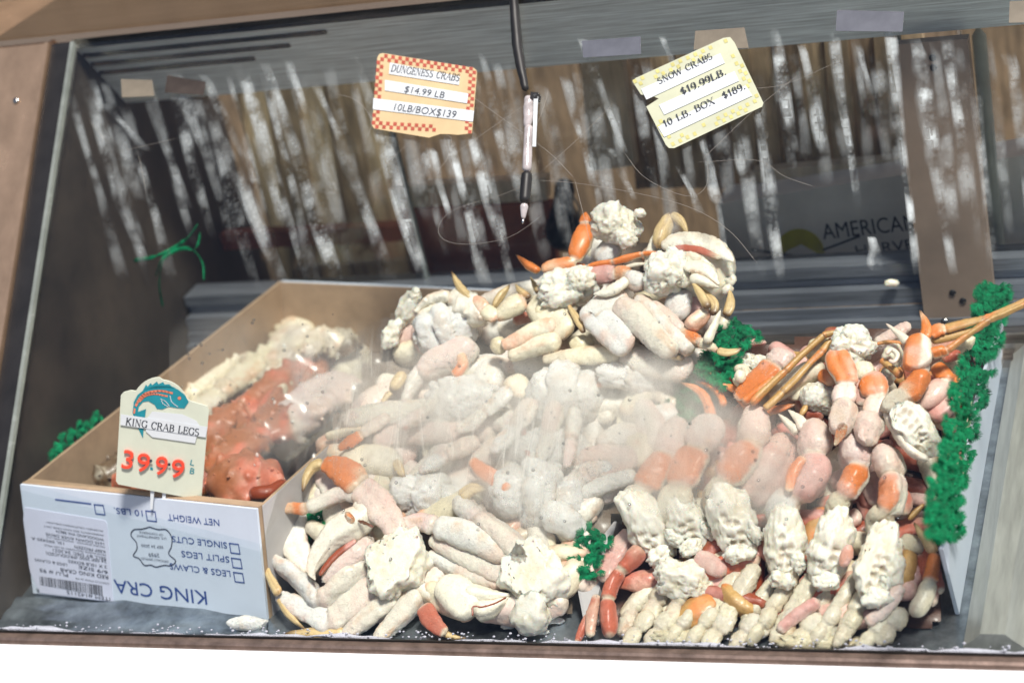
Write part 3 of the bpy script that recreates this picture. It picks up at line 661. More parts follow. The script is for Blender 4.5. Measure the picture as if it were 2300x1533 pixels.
# ================================================================== SIGNS, TAPE AND PEN ON THE PANE
def og(x, y): return on_glass(x, y, .0)
Z2 = crop(750, 0, 2.875)
sg = thing('price_sign', 'tan price card with red checked border reading DUNGENESS CRABS', 'sign', on_glass(950, 300, .001))
cp = [(282, 372), (296, 350), (318, 345), (905, 440), (922, 455), (924, 480), (892, 862), (800, 872), (760, 868), (690, 866), (645, 880), (615, 890), (262, 832), (248, 812)]
mesh('card', slab([on_glass(*Z2(*q), .0008) for q in cp], GN, .0006), M['paper_tan'], sg, False)
Q = [np.array(Z2(*q)) for q in ((284, 346), (924, 442), (892, 866), (246, 832))]
def bil(u, v): return (Q[0]*(1-u)+Q[1]*u)*(1-v)+(Q[3]*(1-u)+Q[2]*u)*v
ck = []
nu, nv = 28, 20
for i in range(nu):
    for j in range(nv):
        ring = min(i, nu-1-i, j, nv-1-j)
        if ring < 2 and (i+j) % 2 == 0 and not (j > nv-4 and 17 < i < 26) and not (i == 0 and j == 0):
            du = .012 if ring == 0 else 0
            ck.append(patch([bil((i+.0)/nu, j/nv), bil((i+1)/nu, j/nv), bil((i+1)/nu, (j+1)/nv), bil(i/nu, (j+1)/nv)], lambda x, y: on_glass(x, y, 0), GN, .0018))
g = join(*ck); mesh('printed_border', g[:2], M['red_print'], sg, False)
for pts in ([(362, 405), (815, 495), (808, 550), (356, 478)], [(330, 517), (868, 605), (860, 668), (330, 585)], [(256, 635), (905, 716), (898, 786), (252, 706)]):
    mesh('paper_strip', slab([on_glass(*Z2(*q), .0021) for q in pts], GN, .0003), M['paper_white'], sg, False)
V, F = lettering([('DUNGENESS CRABS', Z2(372, 468), Z2(812, 532), 17, serif), ('$14.99 LB', Z2(458, 600), Z2(716, 641), 16), ('10LB/BOX$139', Z2(392, 717), Z2(790, 768), 17.5)], og, GN, .0030)
mesh('printed_text', (V, F), M['black_ink'], sg, False)
sn = thing('price_sign', 'pale yellow tilted price card reading SNOW CRABS', 'sign', on_glass(1570, 300, .001))
cp = [(1421, 184), (1428, 176), (1625, 86), (1640, 84), (1650, 96), (1715, 232), (1712, 240), (1515, 333), (1503, 333), (1496, 326), (1452, 240), (1480, 222), (1466, 216), (1440, 213)]
mesh('card', slab([on_glass(x, y, .0008) for x, y in cp], GN, .0006), M['paper_lime'], sn, False)
Q = [np.array(q, float) for q in ((1421, 182), (1642, 84), (1715, 236), (1503, 335))]
rr = random.Random(5); ck = []
for i in range(26):
    for j in range(18):
        ring = min(i, 25-i, j, 17-j)
        if ring < 2 and (i+j) % 2 == 0 and rr.random() < .7 and not (i < 3 and 4 < j < 11):
            ck.append(patch([bil((i+.05)/26, j/18), bil((i+.9)/26, j/18), bil((i+.9)/26, (j+.9)/18), bil((i+.05)/26, (j+.9)/18)], lambda x, y: on_glass(x, y, 0), GN, .0018))
g = join(*ck); mesh('printed_border', g[:2], M['yellow_print'], sn, False)
for pts in ([(1440, 200), (1618, 120), (1628, 142), (1452, 224)], [(1480, 236), (1650, 160), (1660, 182), (1492, 258)], [(1478, 285), (1675, 192), (1690, 215), (1492, 308)]):
    mesh('paper_strip', slab([on_glass(*q, .0021) for q in pts], GN, .0003), M['paper_white'], sn, False)
V, F = lettering([('SNOW CRABS', (1482, 192), (1603, 134), 16, serif), ('$19.99LB.', (1534, 216), (1633, 170), 18, serif), ('10 LB. BOX  $189.', (1495, 288), (1676, 202), 17, serif)], og, GN, .0030)
mesh('printed_text', (V, F), M['black_ink'], sn, False)
for pts, mt, lab in (([(272, 178), (342, 180), (347, 216), (274, 219)], 'tape_tan', 'brown tape scrap at the upper left of the pane'),
                ([(376, 169), (462, 184), (458, 214), (370, 208)], 'tape_dark', 'dark tape scrap right of the brown tape scrap'),
                ([(1307, 92), (1439, 82), (1440, 122), (1310, 130)], 'tape_blue', 'lilac clear tape between the pen cord and the tilted card'),
                ([(1562, 70), (1672, 62), (1682, 108), (1558, 112)], 'tape_tan', 'grey brown tape tab above the tilted yellow card'),
                ([(1880, 23), (2031, 27), (2027, 72), (1877, 70)], 'tape_blue', 'lilac clear tape at the top right of the pane'),
                ([(2268, 4), (2330, 0), (2330, 50), (2266, 52)], 'tape_tan', 'tape tab at the far right top edge of the pane')):
    tag(mesh('tape', slab([on_glass(*q, .0006) for q in pts], GN, .0004), M[mt], None, False), lab, 'tape')
# cord and pen
cpx = [(1152, -30), (1158, 50), (1163, 110), (1172, 160), (1182, 205)]
V, F, *_ = tube([on_glass(x, y, .006) for x, y in cpx], [.0045, .0060, .0062, .0055, .004], step=.004, amp=.12, seed=2)
tag(mesh('cord', (V, F), M['black']), 'black fabric cord hanging down the pane and holding the pen', 'cord')
pn = thing('pen', 'clear ballpoint pen with black grip hanging on the black cord', 'pen', on_glass(1175, 500, .006))
def pt(pts, rs, nm, mt, **k):
    V, F, *_ = tube([on_glass(x, y, .007) for x, y in pts], rs, step=.0015, smax=18, **k); return mesh(nm, (V, F), M[mt], pn)
pt([(1190, 215), (1187, 250), (1185, 290)], [.0062, .0068, .0045], 'tape_wrap', 'clearplastic', amp=.3, seed=9)
pt([(1188, 280), (1183, 386)], [.0052, .0055], 'barrel', 'clearplastic')
pt([(1184, 384), (1181, 420), (1178, 457)], [.0062, .0064, .0062], 'grip', 'black')
pt([(1178, 456), (1175, 492)], [.0056, .0022], 'cone', 'clearplastic')
pt([(1175, 490), (1174, 503)], [.0020, .0010], 'point', 'chrome')
pt([(1183, 290), (1183, 350)], [.0024, .0024], 'ink_tube', 'black')
V, F = slab([on_glass(*q, .012) for q in ((1200, 212), (1209, 213), (1204, 330), (1197, 330))], GN, .0015); mesh('clip', (V, F), M['paper_white'], pn, False)
V, F = slab([on_glass(*q, .0135) for q in ((1192, 206), (1209, 208), (1207, 222), (1190, 222))], -GN, .010); mesh('clip_head', (V, F), M['black'], pn, False)

# hairlines, condensation and drops on the pane; streaks painted in for blurred reflections
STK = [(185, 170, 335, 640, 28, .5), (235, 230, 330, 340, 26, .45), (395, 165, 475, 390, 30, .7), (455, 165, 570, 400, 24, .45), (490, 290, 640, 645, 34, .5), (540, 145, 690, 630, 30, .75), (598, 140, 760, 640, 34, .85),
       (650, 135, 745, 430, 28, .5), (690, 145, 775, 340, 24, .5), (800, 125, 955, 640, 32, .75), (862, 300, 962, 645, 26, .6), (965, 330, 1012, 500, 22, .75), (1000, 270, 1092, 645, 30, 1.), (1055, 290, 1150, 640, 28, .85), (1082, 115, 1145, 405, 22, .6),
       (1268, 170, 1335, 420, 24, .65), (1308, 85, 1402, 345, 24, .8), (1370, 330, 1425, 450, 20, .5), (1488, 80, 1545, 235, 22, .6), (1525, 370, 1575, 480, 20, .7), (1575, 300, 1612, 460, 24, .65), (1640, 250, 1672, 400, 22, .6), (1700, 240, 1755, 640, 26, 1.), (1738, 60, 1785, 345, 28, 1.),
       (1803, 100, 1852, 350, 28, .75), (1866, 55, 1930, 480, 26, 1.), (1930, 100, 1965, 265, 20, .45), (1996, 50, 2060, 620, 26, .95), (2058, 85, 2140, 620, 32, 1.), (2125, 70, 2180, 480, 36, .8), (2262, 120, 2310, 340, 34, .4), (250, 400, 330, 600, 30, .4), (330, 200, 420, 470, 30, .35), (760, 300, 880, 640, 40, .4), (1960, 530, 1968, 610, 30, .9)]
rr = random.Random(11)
for k in range(48):         # fainter reflection streaks between the strong ones
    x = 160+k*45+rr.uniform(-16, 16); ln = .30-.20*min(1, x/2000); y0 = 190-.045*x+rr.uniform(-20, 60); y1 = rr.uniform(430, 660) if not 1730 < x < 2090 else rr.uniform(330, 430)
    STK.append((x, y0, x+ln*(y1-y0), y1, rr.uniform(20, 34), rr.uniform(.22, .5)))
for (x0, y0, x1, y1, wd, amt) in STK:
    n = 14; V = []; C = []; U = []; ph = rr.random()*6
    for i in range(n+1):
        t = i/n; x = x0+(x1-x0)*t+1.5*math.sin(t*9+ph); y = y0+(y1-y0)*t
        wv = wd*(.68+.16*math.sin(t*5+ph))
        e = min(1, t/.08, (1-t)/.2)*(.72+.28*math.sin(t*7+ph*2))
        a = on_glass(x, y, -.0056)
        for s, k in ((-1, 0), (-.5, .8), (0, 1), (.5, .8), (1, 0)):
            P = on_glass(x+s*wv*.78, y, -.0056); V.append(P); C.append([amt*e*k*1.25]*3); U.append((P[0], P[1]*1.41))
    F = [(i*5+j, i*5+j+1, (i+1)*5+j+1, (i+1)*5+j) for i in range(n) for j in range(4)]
    mesh('reflection_streak', (V, F, np.array(C), U), M['streak'], pane)
HAIR = [[(1010, 180), (1120, 260), (1230, 340), (1290, 400)], [(1290, 400), (1310, 480), (1330, 560)], [(1205, 405), (1300, 412), (1450, 438), (1560, 470), (1640, 520), (1700, 590)], [(1180, 415), (1120, 440), (1020, 470), (985, 510), (1000, 540), (1060, 548), (1150, 530), (1220, 480)],
        [(1000, 360), (1100, 290), (1200, 220)], [(1230, 200), (1225, 230), (1190, 320)], [(830, 400), (920, 320)], [(1560, 365), (1700, 360), (1760, 395), (1830, 420)], [(1400, 340), (1450, 400), (1540, 440), (1585, 420), (1590, 360)], [(1210, 390), (1300, 310), (1380, 230)], [(1640, 200), (1760, 190), (1900, 130)], [(1570, 365), (1680, 260), (1790, 170)],
        [(750, 210), (800, 225), (835, 270), (820, 320)], [(200, 270), (240, 320)], [(310, 340), (330, 440)], [(270, 340), (400, 310)], [(950, 300), (1010, 305), (1008, 350), (970, 400)]]
g = join(*[line_tube([on_glass(x, y, .0004) for x, y in catmull(np.array(h, float), 14)], .0002, 4, .01) for h in HAIR]); mesh('hairline', g[:2], M['scratch'], pane, kind='stuff')
FOG = [(600, 880, 190, 190, .20), (760, 800, 170, 130, .28), (850, 930, 190, 190, .44), (1040, 960, 250, 190, .52), (1290, 950, 190, 220, .50), (1450, 960, 120, 160, .74), (1590, 980, 150, 150, .50), (1700, 1010, 150, 150, .42), (1500, 1100, 170, 120, .46), (1130, 1120, 200, 90, .40), (1830, 1080, 90, 100, .22), (1660, 1130, 130, 70, .30), (560, 1010, 120, 90, .12), (450, 820, 140, 120, .12), (1530, 925, 170, 120, .40), (1180, 900, 330, 170, .30)]
NX, NY = 150, 90; V = []; C = []; U = []
for j in range(NY+1):
    for i in range(NX+1):
        x = 380+i/NX*1620; y = 640+j/NY*640; P = on_glass(x, y, -.0062); V.append(P); U.append((P[0], P[1]*1.41))
        a = 1.
        wx = 25*math.sin(y*.021+x*.004)+18*math.sin(x*.017); wy = 22*math.sin(x*.013+1)+15*math.sin(y*.03+x*.01)
        for fx, fy, rx, ry, am in FOG:
            d = ((x+wx-fx)/rx)**2+((y+wy-fy)/ry)**2
            a *= 1-am*max(0, 1-d)**.8*min(1, max(0, 1-d)*1.6)
        f = 1-a
        run = max(max(0, 1-((x-1080)/360)**2)*max(0, 1-((y-1030)/200)**2), max(0, 1-((x-790)/130)**2)*max(0, 1-((y-900)/180)**2))
        C.append((min(.82, f*.93), run, 0))
F = [(j*(NX+1)+i, j*(NX+1)+i+1, (j+1)*(NX+1)+i+1, (j+1)*(NX+1)+i) for j in range(NY) for i in range(NX)]
mesh('condensation', (V, F, np.array(C), U), M['fog'], pane)
rr = random.Random(4); dg = []
def sph(c, r, n=GN, fl=.6):
    V, F, *_ = tube([c-GN*r*fl, c+GN*r*fl], [r, r], up=(1, 0, 0), step=r*.45, smax=9); return V, F
k = 0
while k < 210:
    x, y = rr.uniform(400, 2050), rr.uniform(690, 1260)
    f = sum(max(0, 1-((x-a)/b)**2-((y-c)/d)**2) for a, c, b, d, _ in FOG)
    if rr.random() < min(1, f*.6+.12): dg.append(sph(on_glass(x, y, -.0068), rr.choice((.0007, .0008, .0011, .0014, .0019)))); k += 1
for x, y in [(425, 805), (613, 895), (690, 905), (570, 718), (690, 755), (1010, 1000), (1770, 1020), (1715, 1095), (1766, 1165), (2018, 1160), (1940, 1188), (1620, 1125), (1865, 1315), (2135, 1136), (1268, 1170), (2090, 1080), (1545, 960), (1560, 925)]:
    dg.append(sph(on_glass(x, y, -.0072), .0018))
g = join(*dg); mesh('water_drop', g[:2], M['drop'], pane, kind='stuff')
# frost along the sill
fb = []
P_ = [(x, .0150+.0025*math.sin(x*31), -.0075+.0025*math.sin(x*17+1)) for x in np.linspace(-.08, 1.24, 70)]
V, F, *_ = tube(P_, [.0030+.0014*math.sin(k*.9)+.0009*math.sin(k*2.3) for k in range(70)], step=.003, smax=14)
V = V + np.column_stack([fbm(V/.006, 3), fbm(V/.006+5, 3), fbm(V/.005+9, 3)])*.0032; fb.append((V, F))
for i in range(500):
    x = rr.uniform(-.08, 1.22); c = np.array([x, rr.uniform(.010, .024), rr.uniform(-.012, .002)]); r = rr.uniform(.0007, .0019)
    fb.append(tube([c-[r, 0, 0], c+[r, 0, r*.5]], [r*rr.uniform(.5, 1), r*.6], step=r*.9, smax=6)[:2])
g = join(*fb); tag(mesh('sill_frost', g[:2], M['frostbit']), 'thin line of frost along the bottom edge of the pane', 'frost', kind='stuff')

# ================================================================== CRABS
FROST = np.array((.82, .80, .77)); PINK = np.array((.80, .50, .44)); ORANGE = np.array((.74, .21, .045)); DEEP = np.array((.50, .09, .03))
CREAM = np.array((.78, .69, .48)); AMBER = np.array((.60, .44, .22)); TIPD = np.array((.10, .05, .02)); MEAT = np.array((.80, .77, .68)); TAN = np.array((.52, .40, .23))
KING = np.array((.40, .135, .055)); IVORY = np.array((.80, .74, .60)); ROSE = np.array((.62, .26, .22)); BROWN = np.array((.46, .24, .08))
# style: dorsal, ventral, split (-1..1), softness, frost cover, patch colour, patch amount, end colour, end reach, material
STY = {
 'frost': (np.array((.80, .73, .62)), FROST, .1, .6, .46, PINK*.95, .42, None, 0, 'frost'),
 'white': (FROST, CREAM, -.1, .6, .40, ORANGE, .26, None, 0, 'frost'),
 'fpink': (PINK*1.02, IVORY, .15, .5, .48, ORANGE, .24, None, 0, 'frost'),
 'rosy': (ROSE*1.15, PINK, .0, .6, .30, DEEP, .25, None, 0, 'frost'),
 'orange': (ORANGE, CREAM, -.35, .25, .10, CREAM, .22, None, 0, 'shell'),
 'stripe': (ORANGE, IVORY*1.02, .34, .14, .14, PINK, .25, None, 0, 'shell'),
 'dung': (CREAM, IVORY, -.2, .5, .25, ORANGE, .45, ORANGE, .16, 'shell'),
 'cream': (CREAM, IVORY, -.2, .6, .30, TAN, .45, None, 0, 'shell'),
 'claw': (IVORY*1.03, CREAM, -.3, .5, .35, TAN, .25, None, 0, 'shell'),
 'tip': (AMBER*1.1, CREAM, -.3, .5, .05, ORANGE, .12, TIPD, .30, 'shell'),
 'otip': (ORANGE*1.05, AMBER*1.1, .1, .4, .05, CREAM, .2, TIPD, .22, 'shell'),
 'wtip': (IVORY, IVORY, 0, .5, .2, PINK, .2, None, 0, 'shell'),
 'red': (np.array((.55, .13, .07)), ROSE, .0, .5, .16, CREAM, .16, CREAM, .12, 'frost'),
 'king': (KING, TAN, -.3, .5, .14, DEEP*1.3, .40, None, 0, 'shell'),
 'spot': (IVORY*.9, CREAM, 0, .5, .05, np.array((.12, .07, .03)), .75, None, 0, 'shell'),
 'brown': (np.array((.54, .32, .11)), BROWN*1.0, .1, .6, .04, ORANGE, .35, BROWN*.7, .12, 'shell'),
 'tan': (CREAM*.9, TAN*1.15, .0, .6, .35, TAN, .4, None, 0, 'frost'),
 'dark': (DEEP*.6, BROWN*.5, 0, .6, .12, ROSE, .4, None, 0, 'shell')}
_seed = [0.]
def colours(V, al, fa, sty, seed, rot, sa):
    cd_, cv, sp, so, fr_, pc, pa, ec, er, _ = STY[sty]
    a = math.radians(rot); f = fa*math.cos(a)+sa*math.sin(a)
    n1 = fbm(V/.018+seed, 3); n2 = fbm(V/.010+seed+9, 3); n3 = fbm(V/.006+seed+21, 3)
    k = sstep(sp-so, sp+so, f+n1*.5)[:, None]
    c = cv*(1-k)+cd_*k
    n0 = fbm(V/.034+seed+4, 2); jt = np.abs(al-.5)*2
    pk = sstep(.55-pa*.8, 1.0-pa*.5, n0*.9+n2*.35+.25+.40*jt**3)[:, None]*min(1, pa*2.3)
    c = c*(1-pk)+pc*pk
    if ec is not None:
        e = sstep(1-er, 1, al+.06*n1)[:, None]
        if sty == 'dung': e = np.maximum(e, sstep(er, 0, al+.06*n1)[:, None])*.8
        c = c*(1-e)+ec*e
    if sty in ('orange', 'stripe', 'red', 'rosy', 'fpink', 'dung'):
        e = np.maximum(sstep(.13, .0, al+.07*n1), sstep(.90, 1., al+.05*n1))[:, None]*.7; c = c*(1-e)+IVORY*e
    if sty in ('frost', 'white', 'cream', 'dung', 'claw', 'fpink'):
        th_ = np.arctan2(sa, fa); el_ = sstep(.86, .99, np.cos(th_-seed*1.37*3))*np.clip(.35+n2*1.6, 0, 1)
        el_ = np.maximum(el_, sstep(.93, .995, np.cos(th_-seed*2.1))*np.clip(.1+n1*1.6, 0, 1))[:, None]*.75
        c = c*(1-el_)+(AMBER*.55+ORANGE*.45)*el_
    sm = np.maximum(np.exp(-(al/.025)**2), np.exp(-((1-al)/.022)**2))[:, None]*.55
    if sty not in ('tip', 'otip', 'wtip'): c = c*(1-sm)+np.array((.42, .26, .15))*sm
    if sty in ('tip', 'otip', 'brown'):
        g4 = sstep(.55, .95, np.cos(4*np.arctan2(sa, fa)+seed))[:, None]*.45; c = c*(1-g4)+BROWN*.55*g4
    fz = np.clip(fr_*.95 + n0*.34 + n3*.34*(.2+fr_) + .14*fa*(fr_ > .2) - .08, 0, .88)[:, None]
    fz = fz*(.25+.75*float(sstep(.04, .3, np.array(fr_))))
    tn = .5+.5*math.sin(seed*7.3); c = c*(1-fz)+FROST*np.array((1, .985-.03*tn, .97-.12*tn))*fz
    return np.clip(c*(1+n3[:, None]*.05), 0, .92)
def squash(V, lim=.0085):
    """crab that leans on the pane flattens against it"""
    V = np.asarray(V); d = V@GN + lim
    V = V - np.outer(np.clip(d, 0, None), GN)
    lo = floor_z(V[:, 1])+.002
    V[:, 2] = np.maximum(V[:, 2], lo)
    return V
def seg(cr, nodes, sty, h=.02, rot=0., flat=.78, amp=.13, fine=None, knob=0., surf=None):
    """one limb segment from crop coordinates; a 4th value in a node overrides its height over the pile"""
    _seed[0] += 1.7; sd_ = _seed[0]
    P = []; R = []
    for q in nodes:
        x, y = cr(q[0], q[1]); hh = q[3] if len(q) > 3 else h
        p = on_pile(x, y, hh) if surf is None else surf(x, y, hh)
        s = (cr(1, 0)[0]-cr(0, 0)[0]); r = q[2]*s*mpx(p)
        P.append(p); R.append(r)
    P, R = np.array(P), np.array(R)
    fz = STY[sty][4] if fine is None else fine
    V, F, al, fa, sa = tube(P, R, flat=flat, amp=amp, seed=sd_, fine=(.0004+.0019*fz) if R.max() > .006 else .0003*fz, step=.0018 if R.max() > .006 else .0016, knob=knob, crab=True)
    C = colours(V, al, fa, sty, sd_, rot, sa)
    return (squash(V) if surf is None else V), F, C
def rime(g, dens, seed, size=(.0003, .0008), col=None, clamp=True):
    """tiny ice crystals that stand on a frosted surface"""
    V, F, C = g; r6 = np.random.default_rng(int(abs(seed)*1000)+1)
    n = int(len(V)*dens)
    if n < 8: return g
    idx = r6.integers(0, len(V), n); idx = idx[fbm(V[idx]/.011+seed, 2)+r6.uniform(-.5, .5, n) > -.10]; n = len(idx)
    B = np.array([(0, 0, 1), (.94, 0, -.33), (-.47, .82, -.33), (-.47, -.82, -.33)])
    sz = r6.uniform(*size, n)[:, None, None]; jit = r6.normal(0, .45, (n, 4, 3))
    W = V[idx][:, None, :] + (B[None]+jit)*sz
    W = W.reshape(-1, 3)
    if clamp: W = squash(W, .0075)
    k = np.arange(n)[:, None]*4+len(V)
    T = np.concatenate([k+np.array(t) for t in ((0, 1, 2), (0, 2, 3), (0, 3, 1), (1, 3, 2))])
    cc = np.repeat(np.clip(C[idx]*.35+(FROST*1.02 if col is None else col)*.65, 0, .9), 4, axis=0)
    return np.concatenate([V, W]), F+[tuple(t) for t in T.tolist()], np.concatenate([C, cc])
def limb(parent, name, cr, segs, label=None, spines=0, **kw):
    """segs: list of (style, nodes[, opts]); joined into one jointed leg"""
    sg_ = [(q[0], q[1], {**kw, **(q[2] if len(q) > 2 else {})}) for q in segs]
    _seed[0] += 1.7; sd_ = _seed[0]; nodes = []; own = []
    surf = sg_[0][2].get('surf')
    for k, (sty, nd, o) in enumerate(sg_):
        for m_, q in enumerate(nd):
            h = q[3] if len(q) > 3 else o.get('h', .02)
            x, y = cr(q[0], q[1]); p = on_pile(x, y, h) if surf is None else surf(x, y, h)
            s_ = cr(1, 0)[0]-cr(0, 0)[0]; r = q[2]*s_*mpx(p)
            if k and m_ == 0:       # shared joint
                a = nodes[-1]; nodes[-1] = (*((np.array(a[:3])+p)/2), (a[3]+r)/2); own[-1] = k-.5
                continue
            nodes.append((*p, r)); own.append(k)
    nodes = np.array(nodes); own = np.array(own); R_ = nodes[:, 3]; fz = STY[sg_[0][0]][4]
    big = R_.max() > .006
    jn = np.nonzero(np.isclose(own % 1, .5))[0]/(len(nodes)-1.)
    V, F, al, fa, sa = tube(nodes[:, :3], R_, flat=sg_[0][2].get('flat', .80), amp=sg_[0][2].get('amp', .13), seed=sd_,
                            fine=sg_[0][2].get('fine0', .0004+.0019*fz) if big else .0003*fz, step=.0018 if big else .0016, knob=sg_[0][2].get('knob', 0.), crab=True, joints=jn)
    C = np.zeros((len(V), 3)); u_ = al*(len(nodes)-1)
    b_ = [-1e-3]+[t*(len(nodes)-1) for t in jn]+[len(nodes)-1+1e-3]
    wob = fbm(V/.006+sd_, 2)*.10
    for k in range(len(b_)-1):
        mk = (u_+wob*0 >= b_[k]) & (u_ <= b_[k+1])
        if not mk.any(): continue
        o = sg_[min(k, len(sg_)-1)]; loc = np.clip((u_[mk]-b_[k])/(b_[k+1]-b_[k]), 0, 1)
        C[mk] = colours(V[mk], loc, fa[mk], o[0], sd_+k*3, o[2].get('rot', 0.), sa[mk])
    gs_ = [((squash(V) if surf is None else V), F, C)]
    if big: gs_ = [rime(gs_[0], .55*max(0, fz-.12)*1.2, sd_, clamp=surf is None)]
    if spines:
        r5 = random.Random(int(_seed[0]*10)); ex_ = []
        for g_ in gs_:
            V = g_[0]; ct_ = V.mean(0); ax = np.linalg.svd(V-ct_, full_matrices=False)[2][0]
            for _ in range(spines):
                i = r5.randrange(len(V)); d = V[i]-ct_; d = d-ax*(d@ax); d = d/(np.linalg.norm(d)+1e-9)
                if d@FWD > .3: continue
                L = r5.uniform(.002, .006); v, f, *_ = tube([V[i]-d*.002, V[i]+d*L*.5, V[i]+d*L], [L*.55, L*.35, L*.08], step=.0015, smax=8)
                ex_.append((v, f, np.tile(np.clip(g_[2][i]*1.15+.05, 0, .9), (len(v), 1))))
        gs_ += ex_
    g = join(*gs_); return mesh(name, g, M[STY[segs[0][0]][9]], parent, label=label)
_ico = {}
def ico(n):
    if n not in _ico:
        import bmesh
        bm = bmesh.new(); bmesh.ops.create_icosphere(bm, subdivisions=n, radius=1)
        _ico[n] = (np.array([v.co[:] for v in bm.verts]), [tuple(v.index for v in f.verts) for f in bm.faces]); bm.free()
    return _ico[n]
def chunk(parent, name, cr, c, rx, ry, ang=0., h=.02, rz=.8, kind='meat', holes=0, rough=.22, surf=None, label=None, sub=5, orange=.0):
    _seed[0] += 3.1; sd_ = _seed[0]
    x, y = cr(*c); s = (cr(1, 0)[0]-cr(0, 0)[0]); p = on_pile(x, y, h) if surf is None else surf(x, y, h)
    k = s*mpx(p); a = math.radians(ang)
    e1 = RGT*math.cos(a)-UPV*math.sin(a); e2 = RGT*math.sin(a)+UPV*math.cos(a); e3 = -FWD
    U, F = ico(sub); A = np.array([rx*k, ry*k, min(rx, ry)*k*rz])
    m = min(A)
    L = U*A
    lum = fbm(L/(m*.8)+sd_, 3); rid = 1-np.abs(fbm(L/(m*.38)+sd_+5, 3))*2.2
    fine = fbm(L/.0045+sd_+11, 3)
    if kind in ('meat', 'wet'): fib = fbm(L*np.array([1/.0045, 1/.022, 1/.009])+sd_, 3); d = 1+rough*(lum*1.15+rid*.22-.05)+rough*.12*fine+rough*.30*fib
    elif kind == 'frost' and sub >= 5:
        w_ = U[:, 0]*(2.2+1.1*math.sin(sd_))+fbm(L/(m*.9)+sd_+2, 2)*.55
        rg = np.abs(np.cos(w_*math.pi*.5)); d = 1+rough*.9*lum+.24*np.sqrt(rg)-.16-.10*sstep(.25, .0, rg)+rough*.22*fine
    else: d = 1+rough*.8*lum+rough*.10*fine
    if kind in ('meat', 'wet'):
        cz = np.exp(-(fbm(L/(m*.42)+sd_+40, 2)/.055)**2)*sstep(-.2, .3, fbm(L/(m*.8)+sd_+50, 2)+.15); d = d-rough*.34*cz
    V = U*d[:, None]
    V = V*A + U*(.0007*fine)[:, None]
    base = {'meat': MEAT, 'wet': MEAT*.86, 'frost': FROST, 'claw': IVORY, 'cream': CREAM, 'tan': CREAM*.85, 'pink': PINK*1.05}[kind]
    C = np.tile(base, (len(V), 1))
    if kind in ('meat', 'wet'):
        t = cz[:, None]*.35; C = C*(1-t)+np.array((.56, .42, .24))*t
        t = sstep(.05, -.45, lum+.5*rid-.3)[:, None]*.5; C = C*(1-t)+np.array((.66, .56, .36))*t
        t = sstep(.0, -.5, fib)[:, None]*.25; C = C*(1-t)+np.array((.60, .50, .34))*t; t = sstep(.2, .6, fine)[:, None]*.6; C = C*(1-t)+FROST*1.05*t
    else:
        t = sstep(.0, .5, fbm(L/.012+sd_+3, 3))[:, None]*{'frost': .5, 'claw': .4, 'cream': .6, 'tan': .7, 'pink': .4}[kind]
        C = C*(1-t)+{'frost': np.array((.66, .52, .40)), 'claw': CREAM, 'cream': TAN, 'tan': TAN, 'pink': ORANGE}[kind]*t
    if orange:
        t = sstep(.2, .5, fbm(L/.014+sd_+31, 2)+orange-.3)[:, None]*.7; C = C*(1-t)+ORANGE*t
    if holes:
        r2 = np.random.default_rng(int(sd_*10)); big = max(rx, ry)
        th = r2.uniform(-.5, .5)
        for i in range(holes):
            # a honeycomb of gill chambers, two uneven columns on the broken face
            q = np.array([-.30+.42*(i % 2)+r2.uniform(-.10, .10), -.50+.24*(i//2)+r2.uniform(-.08, .08)])
            rr_ = np.array([r2.uniform(.15, .25), r2.uniform(.065, .10)]); ta = th+r2.uniform(-.25, .25)
            du = U[:, 0]-q[0]; dv = (U[:, 1]-q[1])*(ry/rx)
            du, dv = du*math.cos(ta)+dv*math.sin(ta), -du*math.sin(ta)+dv*math.cos(ta)
            e_ = (du/rr_[0])**2+(dv/(rr_[1]*1.5))**2; fr1 = (U[:, 2] > .1)
            g = np.exp(-e_**2*.8)*fr1; rim = np.exp(-((e_-1.7)/.6)**2)*fr1
            V = V + np.outer(rim*m*.05-g*m*.24, [0, 0, 1.])
            t = (g*.72)[:, None]; C = C*(1-t)+np.array((.42, .30, .19))*t
            t = (rim*.5)[:, None]; C = C*(1-t)+np.array((.86, .84, .78))*t
    W = p + V[:, :1]*e1 + V[:, 1:2]*e2 + V[:, 2:]*e3
    mt = 'meat' if kind in ('meat', 'wet', 'claw') else ('frost' if kind in ('frost', 'pink', 'tan') else 'shell')
    g = ((squash(W) if surf is None else W), F, np.clip(C, 0, .92))
    if sub >= 4 and not holes: g = rime(g, {'frost': .55, 'meat': .28, 'wet': .12, 'tan': .2}.get(kind, .12)*(1 if sub == 5 else 1.6), sd_, clamp=surf is None)
    return mesh(name, g, M[mt], parent, label=label)
A = crop(550, 1000, 2.875); B = crop(1250, 1000, 2.875); Cc = crop(1150, 400, 3.8333); Dd = crop(750, 400, 3.8333)
E_ = crop(600, 700, 3.283); G = crop(1200, 700, 3.283); H = crop(1600, 650, 3.283); I = crop(1700, 1000, 3.8333)
GD, GK, GSn = 'Dungeness crab sections in the heap', 'king crab legs in the carton', 'snow crab clusters in the bin'
def dung(lab, cr, q): return thing('dungeness_crab_section', lab, 'crab', on_pile(*cr(*q)), GD)
def snow(lab, cr, q): return thing('snow_crab_cluster', lab, 'crab', on_pile(*cr(*q)), GSn)

